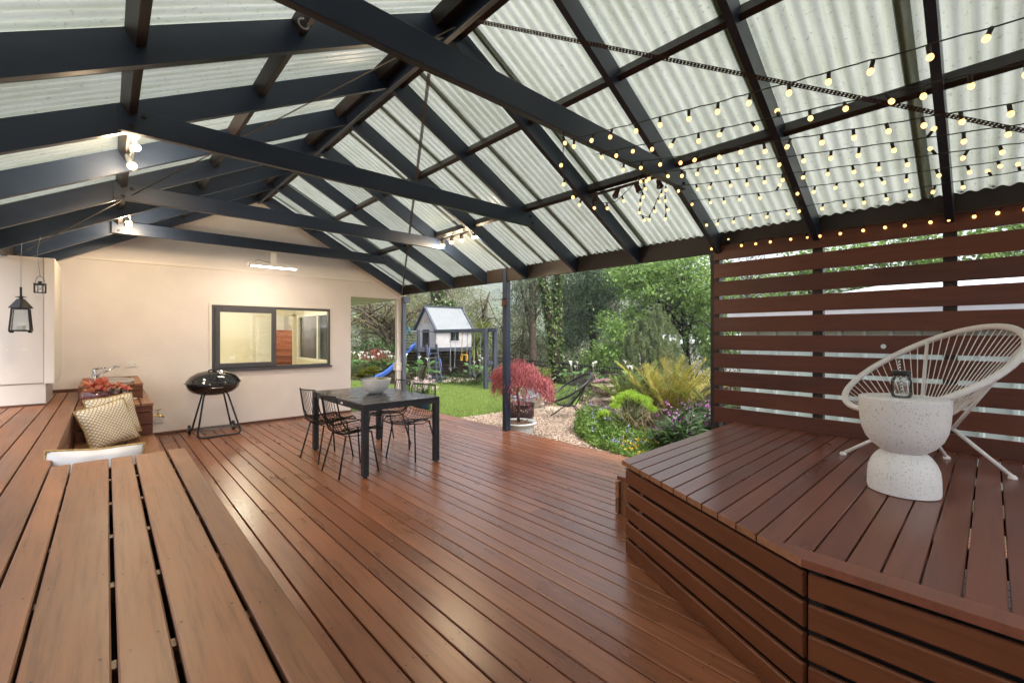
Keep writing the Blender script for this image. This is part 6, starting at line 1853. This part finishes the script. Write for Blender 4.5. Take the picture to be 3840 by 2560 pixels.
def hook(label, pts):
    t = thing('plant_hook', label, 'hook', pts[0])
    mesh_obj('scroll_arm', MB().tube(pts, .007, 7), M['black'], t, True, True)
hook('black scrolled iron plant hook on the middle garden post', [(4.46, 5.05, 1.45), (4.46, 5.1, 1.60), (4.46, 5.25, 1.72), (4.46, 5.42, 1.70), (4.46, 5.50, 1.62), (4.46, 5.47, 1.57), (4.46, 5.43, 1.60)])
hook('black scrolled iron plant hook on the screen end post', [(4.56, 1.93, 1.40), (4.57, 1.96, 1.52), (4.58, 2.05, 1.60), (4.59, 2.15, 1.59), (4.60, 2.22, 1.54), (4.60, 2.22, 1.51), (4.60, 2.19, 1.52)])

# ================================================================ TREES
M['wattle'] = m_leaf('grey_green_wattle_leaf', (.11, .125, .06), (.21, .22, .115), .3, .55)
M['twiggrey'] = m_leaf('sparse_olive_leaf', (.12, .13, .045), (.22, .22, .08), .3, .55)
M['darkwattle'] = m_leaf('dark_wattle_leaf', (.035, .07, .032), (.08, .13, .06), .25, .5)
M['bright'] = m_leaf('bright_spring_leaf', (.12, .215, .05), (.22, .34, .085), .4, .45)
M['gum'] = m_leaf('gum_leaf', (.05, .075, .04), (.11, .13, .065), .25, .5)
M['conifer'] = m_leaf('grey_conifer_needle', (.10, .14, .06), (.22, .27, .12), .2, .6)
M['ivy'] = m_leaf('ivy_leaf', (.022, .052, .014), (.10, .15, .035), .2, .35)
M['redbush'] = m_leaf('dull_red_bush_leaf', (.16, .035, .03), (.26, .075, .055), .3, .5)
M['understory'] = m_leaf('understory_leaf', (.035, .055, .02), (.09, .115, .04), .25, .55)

def tree(name, label, base, trunk, blobs, mat, bark=None, per_clump=50, sig=.18, l=.14, w=.05, droop=0, up=.3, cat='tree', limbs=10, group=None, trunk2=None, twigs=0):
    """base (lat,dep); trunk [(lat,dep,z,r)..] and blobs [(lat,dep,z,rl,rd,rz,clumps)] in survey metres"""
    gz_ = -1.2 if base[1] > 18 else GZ
    b = site(base[0], base[1], gz_)
    t = thing(name, label, cat, b, group=group)
    bark = bark or M['bark']
    tb_ = MB()
    tp = [site(q[0], q[1], q[2]) for q in trunk]; tr_ = [q[3] for q in trunk]
    # smooth the trunk polyline a little
    P, Rr = [], []
    for i in range(len(tp) - 1):
        for k in range(4):
            f = k / 4
            P.append(tp[i].lerp(tp[i + 1], f) + Vector((RNG.normal(), RNG.normal(), 0)) * tr_[i] * .12); Rr.append(tr_[i] * (1 - f) + tr_[i + 1] * f)
    P.append(tp[-1]); Rr.append(tr_[-1])
    tb_.tube(P, Rr, 9)
    C = []
    for (la, de, z_, rl, rd_, rz_, nc) in blobs:
        q = unit(RNG.normal(size=(nc, 3))) * (RNG.uniform(.12, 1, (nc, 1)) ** .45)
        for row in q:
            p = site(la + row[0] * rl, de + row[1] * rd_, z_ + row[2] * rz_)
            C.append((p.x, p.y, p.z))
    C = np.array(C)
    idx = RNG.choice(len(C), min(limbs, len(C)), replace=False)
    for i in idx:
        c = Vector(C[i]); k = int(RNG.uniform(.35, .98) * (len(P) - 1))
        s_ = P[k]; m_ = s_.lerp(c, .5) + Vector((RNG.normal() * .15, RNG.normal() * .15, .15 + RNG.uniform(0, .2)))
        tb_.tube([s_, s_.lerp(m_, .5) + Vector((0, 0, .05)), m_, c], [Rr[k] * .5, Rr[k] * .38, Rr[k] * .25, .008], 6)
    for k in range(twigs):
        i = RNG.integers(len(C)); c = Vector(C[i]); d_ = Vector(RNG.normal(size=3)).normalized() * RNG.uniform(.3, .8)
        tb_.tube([c - d_ * .5, c + Vector(RNG.normal(size=3)) * .06, c + d_ * .5], [.014, .011, .004], 4)
    mesh_obj('trunk', tb_, bark, t, True, True)
    sz = RNG.uniform(.6, 1.35, (len(C), 1))
    L_ = np.repeat(C, per_clump, 0) + RNG.normal(size=(len(C) * per_clump, 3)) * np.repeat(sz, per_clump, 0) * np.array([sig, sig, sig * .75])
    leaves('crown', L_, l, w, mat, t, droop, up)
    return t
# gnarled spreading tree at left
tree('gnarled_tree', 'gnarled old tree with twisting bare limbs at far left', (-5.27, 19), [(-5.27, 19, -1.2, .24), (-5.2, 19, .6, .20), (-5.3, 19, 1.3, .21), (-5.7, 19, 1.9, .15), (-6.6, 19.2, 2.3, .08)], [(-5.4, 19, 2.6, 2.2, 1.6, 1.0, 70), (-7.0, 19, 1.9, 1.1, 1, .9, 24), (-4.6, 19, 2.0, 1.0, 1.0, .7, 20)], M['twiggrey'], None, 24, .22, .10, .04, 0, .3, limbs=46, twigs=150)
tree('wattle_tree', 'grey-green feathery tree behind the left house corner', (-9.0, 27), [(-9, 27, -1.2, .25), (-9, 27, 2.5, .15), (-8.8, 27, 5, .06)], [(-8.8, 27, 2.8, 2.4, 2, 2.2, 84), (-7.2, 26, 1.5, 1.6, 1.5, 1.6, 50)], M['wattle'], None, 60, .32, .16, .05, .2, limbs=16, group='grey-green background trees', twigs=40)
tree('wattle_tree', 'grey-green feathery tree behind the cubby house roof', (-4.6, 29), [(-4.6, 29, -1.2, .3), (-4.5, 29, 3, .2), (-4.2, 29, 6, .06)], [(-4.8, 29, 2.9, 2.6, 2, 2.5, 100), (-6.4, 28, 1.8, 1.6, 1.4, 2.0, 50)], M['wattle'], None, 60, .34, .16, .05, .2, limbs=18, group='grey-green background trees', twigs=60)
tree('wattle_tree', 'pale feathery tree with bare branches right of the cubby house', (-2.2, 28), [(-2.2, 28, -1.2, .22), (-2.0, 28, 2.2, .15), (-1.4, 28, 4.2, .05)], [(-2.0, 28, 2.8, 1.6, 1.5, 1.6, 46), (-1.2, 27, 1.2, 1.3, 1.2, 1.4, 40)], M['twiggrey'], None, 42, .30, .14, .04, .2, limbs=26, group='grey-green background trees', twigs=120)
tree('tea_tree', 'grey bushy tree filling the gap left of the ivy trunks', (.45, 21), [(.45, 21, -1.2, .14), (.5, 21, 1.2, .09), (.6, 21, 2.4, .03)], [(.35, 21, 1.4, 1.0, 1.0, 1.2, 54), (1.1, 21, .6, .9, .9, .9, 40), (-.4, 21, .4, .8, .8, 1.0, 30)], M['wattle'], None, 52, .22, .12, .035, 0, limbs=18, twigs=90)
tree('gum_tree', 'gum tree with long drooping leaves left of the ivy trunks', (.85, 19), [(.9, 19, -1.2, .2), (.9, 19, 3, .14), (.75, 19, 5, .05)], [(.55, 19, 3.3, .75, .9, 1.6, 48), (1.3, 19.3, 3.6, .9, .8, 1.2, 30)], M['gum'], None, 44, .26, .26, .035, 1.3, .0, limbs=18)
# ivy trunks: bare trunk wrapped in leaves
def ivy_tree(label, base, trunks, n, lsz=.13):
    gz_ = -1.2 if base[1] > 18 else GZ - .3
    t = thing('ivy_tree', label, 'tree', site(base[0], base[1], gz_))
    tb_ = MB(); C, Dn = [], []
    for tr_ in trunks:
        P = [site(q[0], q[1], q[2]) for q in tr_]
        tb_.tube(P, [q[3] for q in tr_], 10)
        for k in range(n):
            i = RNG.integers(len(P) - 1); f = RNG.uniform()
            a = RNG.uniform(0, 2 * PI); c = P[i].lerp(P[i + 1], f); r_ = tr_[i][3] * (1 - f) + tr_[i + 1][3] * f
            e = r_ * RNG.uniform(.95, 1.35)
            C.append((c.x + e * math.cos(a), c.y + e * math.sin(a), c.z)); Dn.append((math.cos(a) * .4, math.sin(a) * .4, -1))
    mesh_obj('trunk', tb_, M['darkbark'], t, True, True)
    leaves('ivy_leaves', np.array(C), lsz, lsz * .85, M['ivy'], t, 0, .0, np.array(Dn))
    return t
ivy_tree('forked pair of ivy-covered trunks behind the black fence', (1.46, 14.9), [[(1.55, 14.9, -.6, .26), (1.50, 14.9, .6, .20), (1.33, 14.9, 1.6, .15), (1.18, 14.9, 2.5, .135), (1.02, 14.9, 3.4, .125), (.85, 15, 5.2, .10), (.7, 15, 7, .07)], [(1.55, 15, .4, .18), (1.55, 15, 1.4, .15), (1.52, 15, 2.4, .14), (1.58, 15, 3.4, .13), (1.7, 15.1, 5.2, .10), (1.8, 15.1, 7, .07)]], 1700, .10)
ivy_tree('thick ivy-covered trunk behind the cubby house roof', (-4.0, 23.5), [[(-4.1, 23.5, -1.2, .42), (-4.0, 23.5, 2, .36), (-3.95, 23.5, 4.5, .30), (-3.9, 23.5, 7, .2)], [(-3.6, 23.5, 1.4, .2), (-3.4, 23.5, 2.4, .3), (-3.35, 23.5, 3.2, .22)]], 1400, .2)
# dense dark wattle
tree('dark_wattle', 'dense dark green tree in the middle behind the fence', (3.6, 19.5), [(3.65, 19.5, -1.2, .2), (3.6, 19.5, 1.2, .16), (3.5, 19.5, 3.2, .11), (3.3, 19.5, 4.6, .05)], [(3.2, 19.5, 2.5, 1.25, 1.1, 1.5, 95), (2.4, 19.3, 1.6, .7, .8, 1.0, 36), (3.7, 19.5, 3.8, 1.5, 1.2, 1.0, 70), (2.6, 19.5, 3.8, 1.1, 1.0, .9, 44), (4.6, 20, 3.9, 1.3, 1, .9, 36)], M['darkwattle'], M['darkbark'], 74, .25, .17, .035, .3, .1, limbs=30)
# bright deciduous tree, right
tree('mulberry_tree', 'bright green leafy tree left of the screen post', (6.6, 17), [(6.8, 17, -.6, .15), (6.7, 17, 1.2, .12), (6.5, 17, 3, .09), (6.2, 17, 4.2, .04)], [(5.6, 17, 3.1, 1.5, 1.2, 1.1, 70), (4.3, 16.6, 1.6, 1.0, .9, 1.0, 46), (3.6, 16.6, .6, .8, .8, .6, 26), (6.9, 17, 2.4, 1.0, 1.0, 1.5, 52), (7.3, 16.6, .9, .9, .9, .8, 26), (6.4, 17, 4.0, 1.7, 1.3, .7, 50), (4.6, 17, 3.9, 1.2, 1.0, .6, 32)], M['bright'], M['darkbark'], 46, .24, .15, .085, .5, .5, limbs=34)
tree('mulberry_tree', 'slim bright green tree just left of the screen behind the fence', (7.4, 15.2), [(7.2, 15.2, -.6, .09), (7.2, 15.2, 1, .075), (7.0, 15.2, 2.6, .05), (6.8, 15.2, 4.4, .02)], [(6.95, 15.2, 3.0, .8, .8, 1.3, 40), (7.3, 15.2, 1.2, .6, .7, .9, 20)], M['bright'], M['darkbark'], 38, .2, .14, .08, .5, .5, limbs=16)
for i, (la, de, zz, rr_, lab) in enumerate(((9.0, 13.4, 2.6, 1.35, 'bright green tree seen through the left end of the screen'), (10.6, 12.2, 3.0, 1.45, 'bright green tree above the shed behind the middle of the screen'), (12.2, 11.0, 3.0, 1.5, 'bright green tree above the shed behind the right of the screen'), (14.2, 10.2, 3.2, 1.6, 'bright green tree at the far right behind the screen'))):
    tree('leafy_tree', lab, (la, de), [(la, de, GZ - .3, .12), (la, de, 1.6, .1), (la + .2, de, 3.2, .04)], [(la, de, zz, rr_, 1.0, 1.5, 90), (la + .4, de, zz - 1.4, rr_ * .8, .8, .8, 24), (la + .7, de, zz + 1.0, rr_ * .8, .8, .8, 30)], M['bright'], None, 40, .22, .13, .075, .5, .5, limbs=22)
# upright grey conifer shrub
cf = thing('conifer', 'grey-green conifer bush with upright candle shoots behind the fence', 'conifer', site(4.25, 13.4, GZ - .3))
C, Dn = [], []; tb_ = MB()
for k in range(330):
    a = RNG.uniform(0, 2 * PI); q = math.sqrt(RNG.uniform(0, 1)); la = 4.3 + 1.0 * q * math.cos(a); de = 13.4 + .8 * q * math.sin(a)
    topz = 2.35 * (1 - .55 * q ** 2) + RNG.uniform(-.35, .1) - (.25 if la > 4.8 else 0)
    z_ = RNG.uniform(-.2, 1) * topz if RNG.uniform() < .65 else topz
    p = site(la, de, z_); h = RNG.uniform(.25, .5)
    m_ = 120
    t_ = RNG.uniform(0, 1, m_); aa = RNG.uniform(0, 2 * PI, m_); rr_ = .055 * (1 - .6 * t_)
    C.append(np.column_stack([p.x + rr_ * np.cos(aa) + t_ * .05 * math.cos(a), p.y + rr_ * np.sin(aa), p.z - h + h * t_])); Dn.append(np.column_stack([np.cos(aa) * .7, np.sin(aa) * .7, np.full(m_, .9)]))
    if k % 9 == 0:
        b0 = site(4.3 + .2 * math.cos(a), 13.4 + .15 * math.sin(a), -.3); tb_.tube([b0, b0.lerp(p, .5) + Vector((0, 0, -.15)), p], [.025, .015, .006], 5)
mesh_obj('trunk', tb_, M['bark'], cf, True, True)
leaves('crown', np.vstack(C), .085, .02, M['conifer'], cf, 0, .1, np.vstack(Dn))
# cordyline
cd_ = thing('cordyline', 'spiky cordyline with long strap leaves beside the swings', 'palm', site(-1.45, 17.3, GZ))
mb, tb_ = MB(), MB()
for (la, dz) in ((-.25, 1.85), (.3, 1.55), (0, 1.15)):
    b0 = Vector((la * axr[0], la * axr[1], 0)); hd_ = Vector((la * 1.3 * axr[0], la * 1.3 * axr[1], dz))
    tb_.tube([(0, 0, 0), b0 + Vector((0, 0, dz * .6)), hd_], [.10, .08, .06], 8)
    for k in range(120):
        a = RNG.uniform(0, 2 * PI); e = RNG.uniform(-.5, 1.45)
        mb.ribbon(hd_, (math.cos(a) * math.cos(e), math.sin(a) * math.cos(e), math.sin(e)), RNG.uniform(.6, 1.0), .05, 1.2 if e < .9 else .3, 5)
mesh_obj('crown', mb, M['palmgreen'], cd_); mesh_obj('trunk', tb_, M['bark'], cd_, True)
# bushes
tree('red_bush', 'dull red japanese maple bush behind the lilies at left', (-5.3, 17), [(-5.3, 17, GZ, .05), (-5.3, 17, .5, .03)], [(-5.3, 17, .42, .75, .6, .42, 34)], M['redbush'], None, 60, .13, .08, .03, .5, .4, cat='bush', limbs=8)
tree('camellia_bush', 'dark glossy bush behind the red bush at left', (-5.6, 18.2), [(-5.6, 18.2, GZ, .05), (-5.6, 18.2, .8, .03)], [(-5.5, 18.2, .7, .9, .6, .55, 30), (-6.8, 18, .4, .8, .6, .6, 24)], M['dkgreen'], None, 50, .16, .12, .06, 0, .4, cat='bush', limbs=8)
tree('lime_bush', 'yellow-green bush beside the house corner at left', (-6.6, 17.2), [(-6.6, 17.2, GZ, .04), (-6.6, 17.2, .5, .02)], [(-6.5, 17.2, .35, .6, .5, .5, 26)], M['palmgreen'], None, 50, .14, .09, .04, 0, .4, cat='bush', limbs=6)
tree('garden_bush', 'low dark green bush at the foot of the swings', (-1.15, 14.3), [(-1.15, 14.3, GZ, .03), (-1.15, 14.3, .1, .02)], [(-1.3, 14.3, .0, .55, .4, .28, 26), (-2.0, 14.6, -.05, .4, .3, .2, 12)], M['dkgreen'], None, 55, .1, .06, .025, 0, .4, cat='bush', limbs=4)
tree('box_bush', 'round yellow-green bush behind the maple by the fence', (.75, 12.4), [(.75, 12.4, GZ, .03), (.75, 12.4, .2, .02)], [(.75, 12.4, .28, .3, .3, .3, 20)], M['palmgreen'], None, 60, .08, .05, .025, 0, .5, cat='bush', limbs=4)
tree('fence_bush', 'leafy green bush between the lilies and the black lounge chair', (1.9, 11.4), [(1.9, 11.4, GZ, .03), (1.9, 11.4, .1, .02)], [(1.7, 11.4, -.05, .5, .3, .18, 18), (2.6, 11, 0, .4, .3, .2, 14)], M['green'], None, 50, .09, .06, .025, 0, .5, cat='bush', limbs=4)
# understory filling the bank behind the fences
Cu = []
for k in range(420):
    la = RNG.uniform(-11, 13); de = RNG.uniform(22, 34); Cu.append(tuple(site(la, de, RNG.uniform(-1.0, 1.5 + 1.2 * math.sin(la * .9 + 1)))))
Cu = np.repeat(np.array(Cu), 75, 0); Cu = Cu + RNG.normal(size=Cu.shape) * np.array([.45, .45, .35])
tag(leaves('bush_thicket', Cu, .2, .07, M['understory'], None, 0, .3, None, .15, 'stuff'), 'dim mass of scrub on the bank behind the fences', 'scrub')
for k, (la, de, hh, rr_) in enumerate(((-11.5, 40, 6, 3.2), (-6.5, 42, 7.5, 3.4), (8.5, 36, 7, 3.6), (12.5, 34, 7, 3.4), (16, 30, 6.5, 3.2), (5.5, 40, 7, 3))):
    tree('distant_tree', ['far olive tree above the left house corner', 'far olive tree behind the cubby house', 'far green tree behind the bright leaves', 'far green tree behind the neighbouring house', 'far green tree at the right beyond the screen post', 'far green tree behind the dark wattle'][k], (la, de), [(la, de, -1.2, .3), (la, de, hh * .5, .2), (la + .3, de, hh * .9, .06)], [(la, de, hh * .55, rr_, 2.2, hh * .48, 90)], M['wattle'] if k < 2 else M['understory'], None, 62, .5, .26, .09, .2, limbs=14)

# ================================================================ the hazy valley air
hz = mesh_obj('haze', MB().box((0, 0, 60), (1500, 1500, 140)))
m, n, l, out = nt('valley_haze')
pv = n.new('ShaderNodeVolumePrincipled')
pv.inputs['Color'].default_value = (.86, .90, .97, 1)
pv.inputs['Density'].default_value = .0013
pv.inputs['Anisotropy'].default_value = .2
l.new(pv.outputs[0], out.inputs['Volume'])
hz.data.materials.append(m)
tag(hz, 'thin pale haze filling the valley air', 'haze', kind='stuff')
